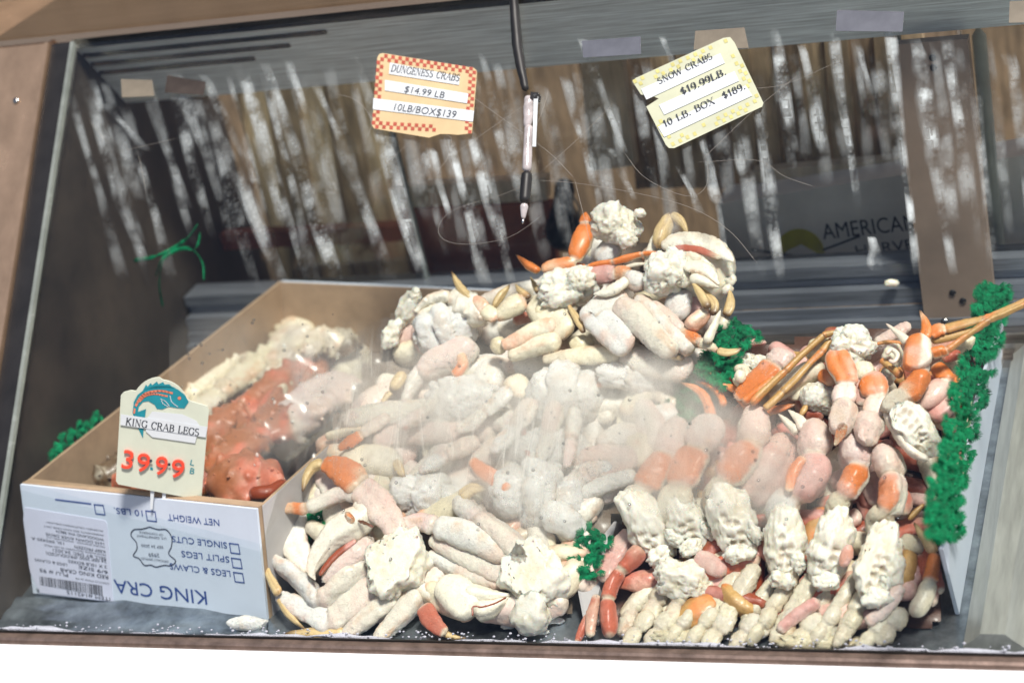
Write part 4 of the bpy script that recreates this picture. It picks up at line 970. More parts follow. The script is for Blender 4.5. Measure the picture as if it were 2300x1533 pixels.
# --- D1 bottom left
t = dung('frosted Dungeness crab section with open claw, lying right beside the printed carton', A, (1000, 900))
chunk(t, 'shoulder_meat', A, (985, 770), 205, 235, 25, .030, rough=.30, orange=0)
limb(t, 'claw', A, [('claw', [(730, 350, 50), (775, 450, 84), (690, 510, 112), (560, 600, 92), (470, 720, 62), (432, 810, 34), (455, 868, 8)])], h=.042, rot=-30)
limb(t, 'pincer', A, [('fpink', [(830, 600, 50), (730, 690, 74), (600, 790, 66), (500, 880, 22)])], h=.030)
limb(t, 'claw_gap_shade', A, [('dark', [(720, 610, 12), (620, 680, 22), (540, 760, 22), (480, 840, 12)])], h=.040)  # dark rod between the fingers, painting in the shade of the gap
limb(t, 'joint_spot', A, [('orange', [(645, 425, 20), (675, 470, 26), (690, 490, 14)])], h=.062)
limb(t, 'claw_teeth', A, [('dark', [(700, 470, 8), (750, 485, 11), (800, 510, 7)])], h=.068, knob=.8)
limb(t, 'leg', A, [('frost', [(800, 350, 60), (700, 300, 62), (600, 310, 58), (400, 400, 52)]), ('orange', [(410, 395, 42), (300, 400, 40), (210, 412, 36), (90, 412, 16)])], h=.040)
limb(t, 'leg', A, [('fpink', [(1000, 580, 58), (940, 480, 78), (840, 350, 88), (740, 260, 80)]), ('orange', [(760, 275, 74), (690, 200, 86), (590, 135, 72), (500, 110, 40)], dict(rot=-20))], h=.044)
limb(t, 'leg_tip', A, [('tip', [(510, 115, 40), (440, 140, 36), (395, 210, 26), (372, 300, 7)])], h=.040)
limb(t, 'leg', A, [('frost', [(790, 740, 78), (660, 870, 92), (480, 1000, 74)]), ('white', [(490, 985, 70), (400, 910, 74), (280, 800, 64), (160, 710, 40)])], h=.020)
limb(t, 'leg_tip', A, [('tip', [(165, 710, 38), (130, 620, 28), (98, 490, 5)])], h=.030)
limb(t, 'leg', A, [('frost', [(850, 880, 85), (700, 1020, 92), (540, 1140, 74)]), ('white', [(560, 1130, 62), (450, 1090, 68), (320, 1030, 60), (210, 965, 36)])], h=.014)
limb(t, 'leg_tip', A, [('tip', [(220, 960, 36), (160, 850, 26), (122, 710, 5)])], h=.026)
limb(t, 'leg_tip', A, [('tip', [(215, 990, 22), (290, 1100, 26), (395, 1190, 6)])], h=.016)
limb(t, 'leg', A, [('frost', [(980, 940, 80), (820, 1080, 76), (690, 1190, 54), (600, 1250, 26)])], h=.012)
limb(t, 'leg_tip', A, [('tip', [(640, 1205, 34), (430, 1210, 34), (255, 1215, 6)])], h=.014)
limb(t, 'leg', A, [('frost', [(1140, 920, 76), (1020, 1080, 72), (890, 1220, 50), (830, 1280, 24)])], h=.012)
# --- D2
t = dung('Dungeness section with long pale legs and a closed dark-toothed claw at the bottom middle', A, (1800, 1100))
chunk(t, 'shoulder_meat', A, (1880, 860), 200, 250, -25, .026, rough=.32)
chunk(t, 'shoulder_meat', A, (1850, 1080), 130, 130, 0, .020, rough=.32, kind='wet', sub=4)
limb(t, 'leg', A, [('white', [(1720, 720, 80), (1480, 580, 104), (1230, 510, 76)]), ('fpink', [(1250, 520, 66), (1120, 490, 62), (970, 525, 46)])], h=.036)
limb(t, 'leg', A, [('frost', [(1700, 850, 74), (1450, 720, 82), (1200, 590, 52)])], h=.026)
limb(t, 'leg', A, [('white', [(1690, 910, 66), (1420, 820, 70), (1180, 700, 46)])], h=.018)
limb(t, 'leg', A, [('frost', [(1840, 770, 96), (1680, 600, 82), (1500, 460, 66)]), ('frost', [(1510, 470, 66), (1420, 400, 74), (1380, 330, 56)])], h=.040)
limb(t, 'leg_tip', A, [('tip', [(1390, 345, 42), (1470, 285, 40), (1565, 288, 6)])], h=.046)
limb(t, 'claw', A, [('claw', [(1265, 860, 64), (1360, 940, 112), (1450, 1030, 118), (1500, 1080, 70)])], h=.024)
limb(t, 'claw_finger', A, [('claw', [(1420, 940, 78), (1560, 965, 58), (1712, 962, 9)])], h=.028)
limb(t, 'pincer', A, [('claw', [(1480, 1075, 76), (1590, 1050, 58), (1712, 968, 9)])], h=.026)
V, F, *_ = tube([on_pile(*A(x, y), hh) for x, y, hh in ((1470, 1100, .052), (1475, 1040, .053), (1540, 1040, .049), (1620, 1015, .043), (1690, 978, .036))], [.0009]*5, step=.0012, smax=8, knob=.8, seed=3)
mesh('claw_teeth', (V, F, np.tile(DEEP*.45, (len(V), 1))), M['shell'], t)
limb(t, 'leg', A, [('red', [(1150, 1030, 56), (1210, 1140, 56), (1300, 1215, 30)])], h=.016)
limb(t, 'leg_tip', A, [('tip', [(1290, 1212, 24), (1350, 1235, 18), (1430, 1242, 5)])], h=.012)
# --- D3 fog band
t = dung('large frosted Dungeness body behind the fogged glass above the closed claw', A, (1900, 350))
chunk(t, 'body', A, (1900, 330), 300, 250, 10, .022, kind='frost', rough=.30)
chunk(t, 'body_plate', A, (2050, 480), 160, 110, 30, .030, kind='frost', rough=.25, sub=4)
limb(t, 'leg', A, [('stripe', [(1460, 90, 34), (1540, 170, 50), (1640, 235, 58), (1730, 290, 60)])], h=.052)
limb(t, 'leg', A, [('frost', [(1560, 640, 40), (1480, 420, 66), (1400, 300, 50)])], h=.020)
t = dung('flat frosted Dungeness body above the open claw, a dark hole at its left', A, (1150, 320))
chunk(t, 'body', A, (1190, 330), 260, 150, 8, .016, kind='frost', rough=.22)
limb(t, 'leg', A, [('cream', [(620, 130, 70), (760, 95, 95), (900, 110, 90), (1000, 180, 50)])], h=.026)
limb(t, 'leg_tip', A, [('tip', [(975, 90, 26), (1000, 150, 30), (1035, 210, 8)])], h=.040)
chunk(t, 'dark_cavity', A, (975, 205), 50, 60, 0, .022, kind='tan', sub=3)
t = dung('frosted Dungeness limbs crossing the middle of the fogged glass', E_, (1300, 800))
limb(t, 'leg', E_, [('frost', [(560, 800, 75), (900, 745, 90), (1300, 740, 96), (1700, 790, 80)]), ('frost', [(1680, 780, 85), (1850, 850, 90), (1900, 950, 50)])], h=.030)
limb(t, 'leg', E_, [('fpink', [(780, 960, 85), (1050, 890, 100), (1400, 880, 110), (1700, 900, 90)])], h=.024)
limb(t, 'leg', E_, [('cream', [(430, 920, 30), (560, 890, 34), (760, 870, 30)])], h=.030)
limb(t, 'leg', E_, [('frost', [(1720, 930, 80), (1620, 1050, 90), (1500, 1130, 60)])], h=.030)
limb(t, 'leg', E_, [('dark', [(1885, 830, 12), (1908, 960, 20), (1935, 1085, 16)])], h=.046)
limb(t, 'leg', E_, [('dark', [(1010, 880, 14), (1025, 850, 18), (1045, 830, 8)])], h=.052)
t = dung('rounded snowy Dungeness lump left of centre in the heap, a pink leg above', E_, (1450, 650))
chunk(t, 'body', E_, (1450, 660), 330, 175, 8, .034, kind='frost', rough=.2)
limb(t, 'leg', E_, [('fpink', [(1500, 200, 100), (1420, 300, 115), (1240, 380, 100), (1130, 480, 60)])], h=.036)
limb(t, 'leg', E_, [('frost', [(1150, 400, 62), (1080, 520, 66), (1010, 690, 40)])], h=.032)
limb(t, 'leg', E_, [('tip', [(1010, 440, 40), (960, 520, 56), (910, 590, 30)])], h=.028)
limb(t, 'leg_tip', E_, [('tip', [(915, 585, 26), (870, 640, 20), (835, 700, 6)])], h=.026)
limb(t, 'leg', E_, [('orange', [(1430, 300, 36), (1440, 400, 44), (1370, 480, 40)])], h=.056)
t = dung('rounded snowy Dungeness lump at the centre of the heap under fogged glass', G, (220, 600))
chunk(t, 'body', G, (220, 620), 260, 255, 0, .030, kind='frost', rough=.22)
chunk(t, 'body', G, (130, 1010), 250, 190, 0, .026, kind='frost', rough=.22)
limb(t, 'leg', G, [('orange', [(540, 390, 40), (520, 470, 32), (470, 560, 24)])], h=.036)
limb(t, 'leg', G, [('cream', [(-180, 480, 70), (-110, 560, 80), (-60, 640, 50)])], h=.024)
t = dung('flat snowy Dungeness leg cluster behind the glass right of the central lump', G, (760, 500))
chunk(t, 'body', G, (790, 490), 330, 115, 8, .028, kind='frost', rough=.3)
limb(t, 'leg', G, [('frost', [(650, 300, 76), (800, 350, 100), (1000, 390, 110), (1160, 440, 80)])], h=.040)
limb(t, 'leg_tip', G, [('tip', [(865, 262, 5), (960, 305, 26), (1110, 345, 26)])], h=.058)
limb(t, 'leg', G, [('white', [(1120, 330, 80), (1210, 330, 80), (1280, 280, 40)])], h=.030)
limb(t, 'leg_tip', G, [('otip', [(1400, 485, 22), (1320, 455, 38), (1200, 400, 10)])], h=.036)
limb(t, 'leg', G, [('fpink', [(200, 1130, 60), (420, 1060, 70), (700, 1080, 80), (800, 1150, 50)]), ('white', [(150, 1240, 60), (400, 1170, 75), (640, 1120, 60)])], h=.020)
limb(t, 'leg', G, [('white', [(330, 1350, 60), (560, 1260, 75), (760, 1200, 60)])], h=.020)
t = dung('long frosted Dungeness legs hanging down through the fogged middle of the heap', E_, (1500, 800))
for k, (sa_, sb_, nd) in enumerate((('frost', 'fpink', [(1330, 540, 56), (1250, 640, 72), (1160, 730, 54), (1060, 800, 62), (960, 850, 30)]), ('white', 'frost', [(1790, 560, 54), (1700, 660, 74), (1600, 740, 56), (1500, 820, 64), (1390, 880, 30)]),
        ('frost', 'white', [(1960, 640, 56), (1900, 760, 74), (1830, 850, 54), (1740, 960, 62), (1650, 1040, 28)]), ('fpink', 'frost', [(2140, 640, 54), (2110, 780, 76), (2080, 900, 54), (2050, 1010, 60), (2010, 1100, 26)]),
        ('white', 'fpink', [(2260, 700, 50), (2260, 830, 70), (2240, 940, 52), (2230, 1050, 58), (2200, 1150, 24)]), ('frost', 'orange', [(900, 760, 44), (800, 830, 58), (700, 900, 44), (610, 960, 48), (520, 1010, 22)]),
        ('frost', 'white', [(1560, 930, 50), (1450, 1000, 68), (1330, 1060, 50), (1220, 1120, 54), (1120, 1180, 24)]), ('white', 'frost', [(1980, 1000, 48), (1960, 1110, 66), (1930, 1220, 48), (1900, 1320, 50), (1850, 1420, 22)]))):
    limb(t, 'leg', E_, [(sa_, nd[:3]), (sb_, nd[2:])], h=.050 if k < 5 else .040, flat=.7)
# --- D4 left top with claw
t = dung('snowy Dungeness half with toothed cream claw on the upper left of the heap', Dd, (900, 1250))
chunk(t, 'body', Dd, (960, 1290), 310, 205, -18, .040, kind='frost', rough=.16)
chunk(t, 'shoulder_meat', Dd, (640, 1130), 95, 160, 20, .030, sub=4, rough=.35)
chunk(t, 'shoulder_meat', Dd, (500, 1340), 80, 130, 25, .026, sub=4, rough=.35)
chunk(t, 'shoulder_meat', Dd, (700, 1010), 55, 70, 20, .040, sub=4, rough=.35, kind='wet')
limb(t, 'claw', Dd, [('claw', [(1320, 1220, 62), (1220, 1150, 105), (1090, 1060, 108), (980, 1020, 66)])], h=.052, knob=.3)
limb(t, 'claw_finger', Dd, [('claw', [(1010, 1010, 58), (880, 1030, 56), (770, 1080, 38), (690, 1160, 9)])], h=.060, knob=.4)
limb(t, 'pincer', Dd, [('wtip', [(950, 1080, 34), (850, 1120, 30), (760, 1150, 22), (690, 1185, 6)])], h=.056, knob=.5)
limb(t, 'leg', Dd, [('dung', [(1170, 1030, 40), (1250, 1080, 56), (1300, 1140, 52)]), ('dung', [(1290, 1120, 50), (1350, 1170, 60), (1410, 1210, 46)])], h=.058)
limb(t, 'leg_tip', Dd, [('tip', [(1180, 1045, 36), (1100, 960, 40), (1050, 880, 24), (1010, 800, 5)])], h=.060)
limb(t, 'leg_tip', Dd, [('tip', [(1370, 1115, 28), (1430, 1020, 42), (1480, 960, 26), (1515, 915, 5)])], h=.048)
# --- D5 cream legs
t = dung('cream yellow Dungeness leg cluster lying in the middle top of the heap', Dd, (1900, 1300))
limb(t, 'leg', Dd, [('dung', [(1380, 1190, 46), (1450, 1160, 70), (1560, 1090, 92), (1650, 1040, 66)])], h=.056)
chunk(t, 'body', Dd, (1860, 1190), 170, 200, -30, .040, kind='cream', rough=.28)
limb(t, 'leg', Dd, [('dung', [(1920, 1240, 66), (1760, 1290, 84), (1560, 1390, 70), (1440, 1440, 46)])], h=.058, rot=40)
limb(t, 'leg', Dd, [('cream', [(1680, 1080, 70), (1800, 1150, 110), (1920, 1260, 120), (1980, 1380, 90)])], h=.050)
limb(t, 'leg', Dd, [('cream', [(1960, 1400, 90), (1780, 1430, 92), (1620, 1490, 70), (1500, 1540, 50)])], h=.052)
chunk(t, 'leg_joint', Dd, (1420, 1440), 75, 80, 0, .050, kind='cream', sub=4, rough=.15)
chunk(t, 'leg_joint', Dd, (2140, 1440), 110, 90, 20, .040, kind='cream', sub=4, rough=.2)
limb(t, 'leg', G, [('cream', [(640, 310, 70), (440, 320, 74), (250, 330, 60), (60, 350, 34)])], h=.044)
limb(t, 'leg', Dd, [('red', [(1540, 1240, 40), (1640, 1200, 46), (1730, 1200, 34)])], h=.030)
limb(t, 'leg_tip', Dd, [('tip', [(1560, 910, 5), (1610, 970, 30), (1690, 1030, 32)])], h=.050)
limb(t, 'leg_tip', Dd, [('tip', [(1690, 850, 5), (1730, 920, 28), (1760, 990, 28)])], h=.040)
# --- D6
t = dung('broken white crab meat chunk between the pen tip and the snowy fat legs', Cc, (480, 950))
chunk(t, 'shoulder_meat', Cc, (490, 940), 250, 165, -18, .062, rough=.42)
chunk(t, 'shoulder_meat', Cc, (600, 880), 120, 95, 20, .075, rough=.4, sub=4)
limb(t, 'leg', Cc, [('cream', [(360, 1010, 60), (460, 1110, 70), (560, 1130, 50)])], h=.050)
# --- D7
t = dung('topmost Dungeness section with white meat and a bright orange leg', Cc, (850, 450))
chunk(t, 'shoulder_meat', Cc, (880, 400), 215, 175, 15, .072, rough=.34)
chunk(t, 'shoulder_meat', Cc, (1105, 300), 50, 40, 20, .080, rough=.3, sub=3)
chunk(t, 'shoulder_meat', Cc, (980, 520), 100, 80, 20, .076, rough=.36, sub=4)
limb(t, 'leg', Cc, [('orange', [(670, 330, 44), (640, 350, 52), (605, 395, 40)]), ('orange', [(655, 400, 58), (620, 500, 88), (570, 620, 82), (530, 700, 46)], dict(rot=25)), ('orange', [(530, 700, 44), (470, 730, 56), (350, 755, 58), (250, 790, 40)])], h=.074, fine=.1)
limb(t, 'leg_tip', Cc, [('otip', [(240, 800, 38), (160, 760, 44), (95, 710, 30), (30, 655, 5)])], h=.066)
limb(t, 'leg', Cc, [('white', [(900, 560, 110), (820, 640, 110), (720, 720, 80)])], h=.050)
limb(t, 'leg', Cc, [('orange', [(430, 800, 36), (540, 780, 50), (640, 790, 40)])], h=.056)
# --- D7b
t = dung('pinkish Dungeness leg with thin orange legs below the topmost meat chunk', Cc, (900, 800))
limb(t, 'leg', Cc, [('rosy', [(620, 830, 50), (720, 820, 84), (840, 820, 92), (890, 830, 70)]), ('orange', [(890, 820, 76), (950, 810, 76), (1000, 830, 60)]), ('white', [(990, 850, 84), (1090, 890, 92), (1180, 900, 70)])], h=.062)
limb(t, 'leg', Cc, [('orange', [(640, 760, 18), (760, 735, 30), (860, 715, 24)]), ('orange', [(870, 720, 28), (990, 685, 34), (1120, 650, 26)]), ('orange', [(1120, 655, 22), (1190, 645, 22), (1250, 640, 12)])], h=.070)
limb(t, 'leg', Cc, [('cream', [(960, 770, 14), (1060, 745, 18), (1160, 735, 10)])], h=.066)
limb(t, 'pincer', Cc, [('claw', [(1000, 870, 40), (920, 930, 50), (810, 985, 36), (695, 1000, 8)])], h=.080)
# --- D8
t = dung('whole Dungeness crab half with ribbed shell rim at the top right of the heap', Cc, (1650, 800))
chunk(t, 'body', Cc, (1660, 800), 260, 290, 10, .050, kind='claw', rough=.18)
limb(t, 'shell_rim', Cc, [('claw', [(1290, 605, 40), (1390, 550, 62), (1520, 535, 70), (1680, 570, 70), (1810, 640, 56), (1910, 722, 8)])], h=.078)
limb(t, 'shell_band', Cc, [('red', [(1370, 600, 22), (1500, 605, 34), (1640, 625, 34), (1800, 690, 22)])], h=.080, fine=.0)
limb(t, 'belly_plate', Cc, [('claw', [(1470, 690, 50), (1560, 690, 66), (1640, 720, 50)])], h=.074)
limb(t, 'belly_plate', Cc, [('claw', [(1480, 760, 50), (1620, 780, 70), (1750, 850, 50)])], h=.074)
limb(t, 'claw_finger', Cc, [('claw', [(1480, 760, 40), (1620, 775, 56), (1720, 830, 44), (1785, 920, 8)])], h=.086)
limb(t, 'pincer', Cc, [('claw', [(1530, 850, 52), (1640, 880, 50), (1720, 910, 34), (1785, 940, 6)])], h=.084)
for q in ((1850, 790), (1880, 880), (1860, 960)): chunk(t, 'shoulder_meat', Cc, q, 55, 50, 0, .050, sub=3, rough=.35)
limb(t, 'leg', Cc, [('tip', [(1250, 600, 60), (1290, 480, 84), (1340, 370, 66), (1370, 305, 30)], dict(fine=0))], h=.070)
limb(t, 'leg_tip', Cc, [('tip', [(1370, 310, 34), (1430, 350, 44), (1480, 420, 28), (1516, 508, 5)])], h=.074)
limb(t, 'leg', Cc, [('claw', [(1190, 760, 40), (1200, 640, 48), (1240, 470, 14)])], h=.060)
limb(t, 'leg_tip', Cc, [('tip', [(1545, 885, 5), (1600, 960, 30), (1650, 1040, 42), (1690, 1120, 36)])], h=.084)
limb(t, 'leg', Cc, [('dung', [(1700, 1130, 46), (1640, 1180, 80), (1550, 1260, 86), (1510, 1300, 50)], dict(rot=30))], h=.070)
limb(t, 'leg_tip', Cc, [('tip', [(1610, 930, 5), (1690, 1020, 32), (1740, 1090, 40), (1730, 1180, 34)])], h=.072)
limb(t, 'leg_tip', Cc, [('tip', [(1872, 960, 5), (1885, 1050, 34), (1870, 1130, 40), (1840, 1190, 30)])], h=.056)
limb(t, 'leg', Cc, [('cream', [(1850, 1190, 40), (1820, 1250, 56), (1780, 1290, 30)])], h=.048)
limb(t, 'pincer', Cc, [('wtip', [(1798, 1130, 8), (1760, 1220, 34), (1720, 1310, 44), (1670, 1420, 56)])], h=.076)
limb(t, 'leg', Cc, [('white', [(1490, 950, 90), (1430, 1090, 115), (1450, 1230, 84)])], h=.052)
limb(t, 'leg', Cc, [('rosy', [(1560, 1020, 60), (1580, 1120, 66), (1600, 1180, 50)])], h=.048)
t = dung('torn white meat chunk in front of the ribbed crab half', Cc, (1330, 850))
chunk(t, 'shoulder_meat', Cc, (1330, 810), 185, 175, -10, .082, rough=.4)
chunk(t, 'shell_flap', Cc, (1390, 640), 60, 45, 30, .090, rough=.45, sub=3)
chunk(t, 'shoulder_meat', Cc, (1230, 880), 90, 60, 10, .082, rough=.4, sub=4)
chunk(t, 'shoulder_meat', Cc, (1480, 850), 70, 100, 10, .076, kind='claw', rough=.2, sub=4)
# --- D9
t = dung('four fat snow-covered Dungeness legs on the right slope of the heap', Cc, (1100, 1250))
limb(t, 'leg', Cc, [('white', [(1010, 1040, 80), (860, 1080, 110), (730, 1150, 112), (680, 1200, 84)]), ('white', [(690, 1190, 96), (800, 1260, 120), (910, 1390, 118), (990, 1500, 96)])], h=.066)
limb(t, 'leg', Cc, [('frost', [(900, 1070, 90), (1060, 1180, 124), (1240, 1370, 112), (1400, 1520, 84)])], h=.070)
limb(t, 'leg', Cc, [('white', [(1080, 1020, 84), (1260, 1200, 94), (1440, 1400, 88), (1540, 1500, 70)])], h=.064)
limb(t, 'leg', Cc, [('fpink', [(1170, 1080, 76), (1330, 1210, 76), (1470, 1320, 60)]), ('orange', [(1460, 1310, 52), (1540, 1370, 58), (1620, 1415, 44)]), ('dung', [(1610, 1400, 44), (1690, 1440, 44), (1770, 1480, 28)])], h=.066)
limb(t, 'leg_tip', Cc, [('tip', [(1765, 1480, 26), (1840, 1500, 32), (1920, 1490, 24), (1980, 1462, 5)])], h=.066)
limb(t, 'leg_tip', Cc, [('tip', [(478, 1075, 5), (530, 1160, 28), (590, 1260, 32), (620, 1330, 20)])], h=.060)
limb(t, 'leg_tip', Cc, [('otip', [(490, 1120, 5), (550, 1180, 22), (590, 1220, 20)])], h=.052)

# --- SNOW CRAB: front row of broken ends
def shoulder_row(lab, cr, a, b, r, holes, h, kind='meat', ang=None):
    t = snow(lab, cr, b)
    c = ((a[0]+b[0])/2, (a[1]+b[1])/2); L = math.hypot(b[0]-a[0], b[1]-a[1])/2
    an = math.degrees(math.atan2(b[1]-a[1], b[0]-a[0]))-90
    chunk(t, 'shoulder_meat', cr, c, r, L+r*.45, an, h, rough=.21, holes=holes, rz=.7, kind=kind)
    s_ = cr(1, 0)[0]-cr(0, 0)[0]; d_ = (int(_seed[0]*10) % 5-2)*.12
    chunk(t, 'torn_end', cr, (b[0]-r*d_, b[1]+r*.12), r*.62, r*.42, an+20*d_, h-.003, rough=.42, sub=4)
    chunk(t, 'torn_flap', cr, (b[0]+r*.55, b[1]-r*.75), r*.30, r*.55, an-15, h-.002, rough=.4, sub=4)
    return t
Px = lambda x, y: (x, y)
t = shoulder_row('leftmost pale snow crab end of the front row, beside the green leaves', B, (480, 340), (690, 700), 135, 5, .030)
limb(t, 'leg', Px, [('fpink', [(1535, 940, 20), (1512, 972, 37), (1496, 1018, 34)]), ('stripe', [(1492, 1025, 33), (1466, 1062, 38), (1445, 1095, 30)]), ('cream', [(1440, 1100, 30), (1424, 1132, 40, .034), (1440, 1180, 30, .020)])], h=.038)
t = shoulder_row('second snow crab end from the left in the front row', B, (770, 340), (900, 640), 128, 6, .026)
limb(t, 'leg', Px, [('fpink', [(1602, 930, 20), (1588, 962, 39), (1570, 1005, 35)]), ('stripe', [(1565, 1010, 34), (1542, 1050, 40), (1528, 1090, 32)]), ('cream', [(1526, 1095, 32), (1518, 1132, 41, .034), (1540, 1180, 30, .020)])], h=.042)
limb(t, 'pincer', G, [('otip', [(1310, 790, 44), (1280, 680, 38), (1210, 580, 30), (1060, 512, 5)])], h=.040)
limb(t, 'pincer', G, [('otip', [(1400, 700, 38), (1370, 620, 34), (1300, 550, 22), (1180, 512, 5)])], h=.036)
t = shoulder_row('third snow crab end in the front row, honeycombed at its upper left', B, (1080, 300), (1200, 680), 148, 7, .030)
limb(t, 'leg', Px, [('fpink', [(1688, 912, 20), (1694, 945, 39), (1690, 995, 35)]), ('stripe', [(1686, 1000, 35), (1656, 1040, 44), (1630, 1078, 33)]), ('cream', [(1628, 1082, 34), (1618, 1115, 43, .034), (1640, 1170, 30, .020)])], h=.048)
limb(t, 'pincer', G, [('otip', [(1610, 715, 50), (1540, 630, 44), (1490, 570, 34), (1300, 512, 5)])], h=.044)
limb(t, 'pincer', G, [('otip', [(1690, 740, 36), (1780, 720, 34), (1930, 680, 10)])], h=.036)
limb(t, 'leg', Px, [('rosy', [(1772, 975, 26), (1745, 1025, 50), (1700, 1085, 48), (1670, 1130, 30)])], h=.024)
t = shoulder_row('fourth snow crab end in the front row, below a white-fingered pink claw', B, (1470, 440), (1480, 850), 140, 7, .028)
limb(t, 'leg', Px, [('fpink', [(1808, 948, 18), (1826, 980, 42), (1826, 1022, 35)]), ('rosy', [(1826, 1026, 36), (1816, 1068, 48), (1784, 1112, 40)]), ('white', [(1772, 1112, 36), (1756, 1140, 42, .034), (1762, 1190, 32, .020)])], h=.044)
limb(t, 'leg_stripe', Px, [('orange', [(1806, 1024, 10), (1780, 1062, 14), (1772, 1104, 9)])], h=.064)
limb(t, 'pincer', G, [('wtip', [(2000, 870, 46), (1950, 790, 34), (1870, 722, 5)])], h=.050)
limb(t, 'pincer', G, [('wtip', [(1950, 890, 42), (1880, 830, 30), (1795, 748, 5)])], h=.046)
t = shoulder_row('fifth snow crab end in the front row, red spot at its right', I, (700, 620), (560, 1150), 185, 6, .030)
limb(t, 'leg', Px, [('fpink', [(1900, 972, 18), (1918, 1004, 40), (1926, 1048, 34)]), ('stripe', [(1926, 1052, 33), (1910, 1088, 33), (1896, 1112, 28)]), ('cream', [(1892, 1112, 27), (1880, 1136, 30, .034), (1874, 1170, 30, .020)])], h=.046)
chunk(t, 'meat_flap', I, (770, 950), 55, 100, 20, .042, kind='pink', sub=4, orange=.35)
t = shoulder_row('rightmost snow crab end of the front row, long and honeycombed', I, (1110, 760), (1000, 1290), 205, 8, .034)
limb(t, 'leg', Px, [('fpink', [(1972, 1002, 18), (1990, 1030, 36), (2000, 1066, 30)]), ('stripe', [(2002, 1070, 31), (2006, 1110, 34), (1992, 1150, 28)], dict(rot=35)), ('cream', [(1986, 1146, 27), (1972, 1172, 32, .034), (1978, 1220, 30, .020)])], h=.050)
# behind the row
t = snow('snow crab cluster with torn white head and orange striped leg beside thin brown legs', H, (1000, 600))
chunk(t, 'shoulder_meat', H, (1040, 410), 165, 125, 20, .072, rough=.36)
chunk(t, 'shoulder_meat', H, (950, 330), 50, 60, 0, .078, rough=.4, sub=3)
limb(t, 'leg', H, [('stripe', [(900, 430, 66), (930, 540, 80), (980, 640, 76), (1000, 720, 56)], dict(rot=-10)), ('fpink', [(970, 690, 74), (970, 790, 78), (990, 860, 70)])], h=.076)
limb(t, 'leg', H, [('rosy', [(1010, 580, 50), (1080, 720, 56), (1110, 860, 40)])], h=.060)
limb(t, 'claw', H, [('fpink', [(990, 800, 84), (970, 900, 124), (940, 1000, 110), (900, 1070, 56)])], h=.072)
limb(t, 'pincer', H, [('orange', [(950, 960, 34), (920, 1040, 38), (875, 1120, 6)])], h=.092)
t = snow('orange pink snow crab leg and claw between the striped leg and the upright claw', H, (1190, 800))
limb(t, 'leg', H, [('cream', [(1130, 530, 50), (1120, 590, 66), (1150, 660, 60)]), ('stripe', [(1140, 610, 60), (1190, 700, 88), (1230, 800, 76)]), ('fpink', [(1210, 790, 68), (1200, 880, 70), (1190, 950, 60)])], h=.066)
limb(t, 'claw', H, [('fpink', [(1190, 900, 80), (1160, 980, 112), (1150, 1070, 100), (1180, 1150, 40)])], h=.066)
limb(t, 'pincer', H, [('fpink', [(1120, 1010, 44), (1100, 1080, 40), (1130, 1130, 10)])], h=.074)
t = snow('upright orange snow crab claw with two white-tipped fingers over a honeycombed end', H, (1500, 900))
limb(t, 'claw', H, [('stripe', [(1500, 330, 60), (1510, 420, 100), (1510, 520, 108), (1520, 590, 84)], dict(rot=45))], h=.090)
limb(t, 'pincer', H, [('otip', [(1560, 370, 44), (1580, 290, 36), (1560, 220, 22), (1528, 152, 5)], dict(rot=0))], h=.094)
limb(t, 'pincer', H, [('wtip', [(1440, 390, 38), (1390, 340, 28), (1280, 250, 5)])], h=.090)
limb(t, 'leg', H, [('white', [(1510, 560, 88), (1520, 610, 88)]), ('orange', [(1560, 600, 70), (1500, 690, 96), (1420, 790, 88)]), ('cream', [(1400, 770, 96), (1310, 830, 76), (1300, 900, 84)])], h=.080, fine=.1)
chunk(t, 'shoulder_meat', H, (1500, 1020), 130, 240, -38, .070, rough=.2, holes=12, rz=.7)
limb(t, 'shell_edge', H, [('claw', [(1290, 900, 60), (1350, 1030, 50), (1460, 1180, 44), (1590, 1260, 36)])], h=.066)
t = snow('pair of rose frosted snow crab legs beside the right green leaf strip', H, (1650, 850))
limb(t, 'leg', H, [('orange', [(1630, 560, 46), (1690, 620, 60), (1730, 690, 50)]), ('rosy', [(1710, 670, 70), (1620, 770, 90), (1470, 870, 76)])], h=.056)
limb(t, 'leg', H, [('orange', [(1740, 640, 40), (1790, 690, 50), (1790, 740, 40)]), ('rosy', [(1770, 740, 66), (1710, 860, 84), (1600, 950, 70)])], h=.048)
limb(t, 'leg', H, [('red', [(1780, 900, 60), (1700, 970, 66), (1650, 1010, 50)])], h=.036)
t = snow('thin brown snow crab legs bent over an orange bundle at the bin\'s back left', H, (450, 600))
limb(t, 'leg', H, [('brown', [(975, 322, 9), (920, 315, 20), (860, 328, 28), (815, 345, 30)]), ('brown', [(820, 340, 28), (740, 410, 27), (640, 500, 28), (530, 610, 30)]), ('brown', [(540, 600, 32), (420, 710, 34), (280, 850, 40)])], h=.070, amp=.05)
limb(t, 'leg', H, [('brown', [(880, 360, 16), (845, 400, 26), (800, 465, 32)]), ('brown', [(810, 450, 30), (720, 540, 26), (620, 650, 30), (510, 760, 32)]), ('brown', [(520, 750, 30), (440, 830, 34), (380, 880, 30)])], h=.062, amp=.05)
limb(t, 'leg', H, [('fpink', [(530, 440, 64), (500, 500, 80), (440, 570, 80)]), ('stripe', [(470, 530, 70), (380, 640, 84), (250, 740, 66), (160, 800, 30)])], h=.054)
limb(t, 'leg', H, [('cream', [(830, 560, 84), (680, 620, 76), (520, 730, 70), (420, 800, 50)])], h=.046)
limb(t, 'leg', H, [('orange', [(470, 650, 40), (350, 740, 50), (220, 830, 36)])], h=.060)
limb(t, 'leg', H, [('cream', [(760, 690, 66), (660, 740, 60), (560, 800, 40)])], h=.036)
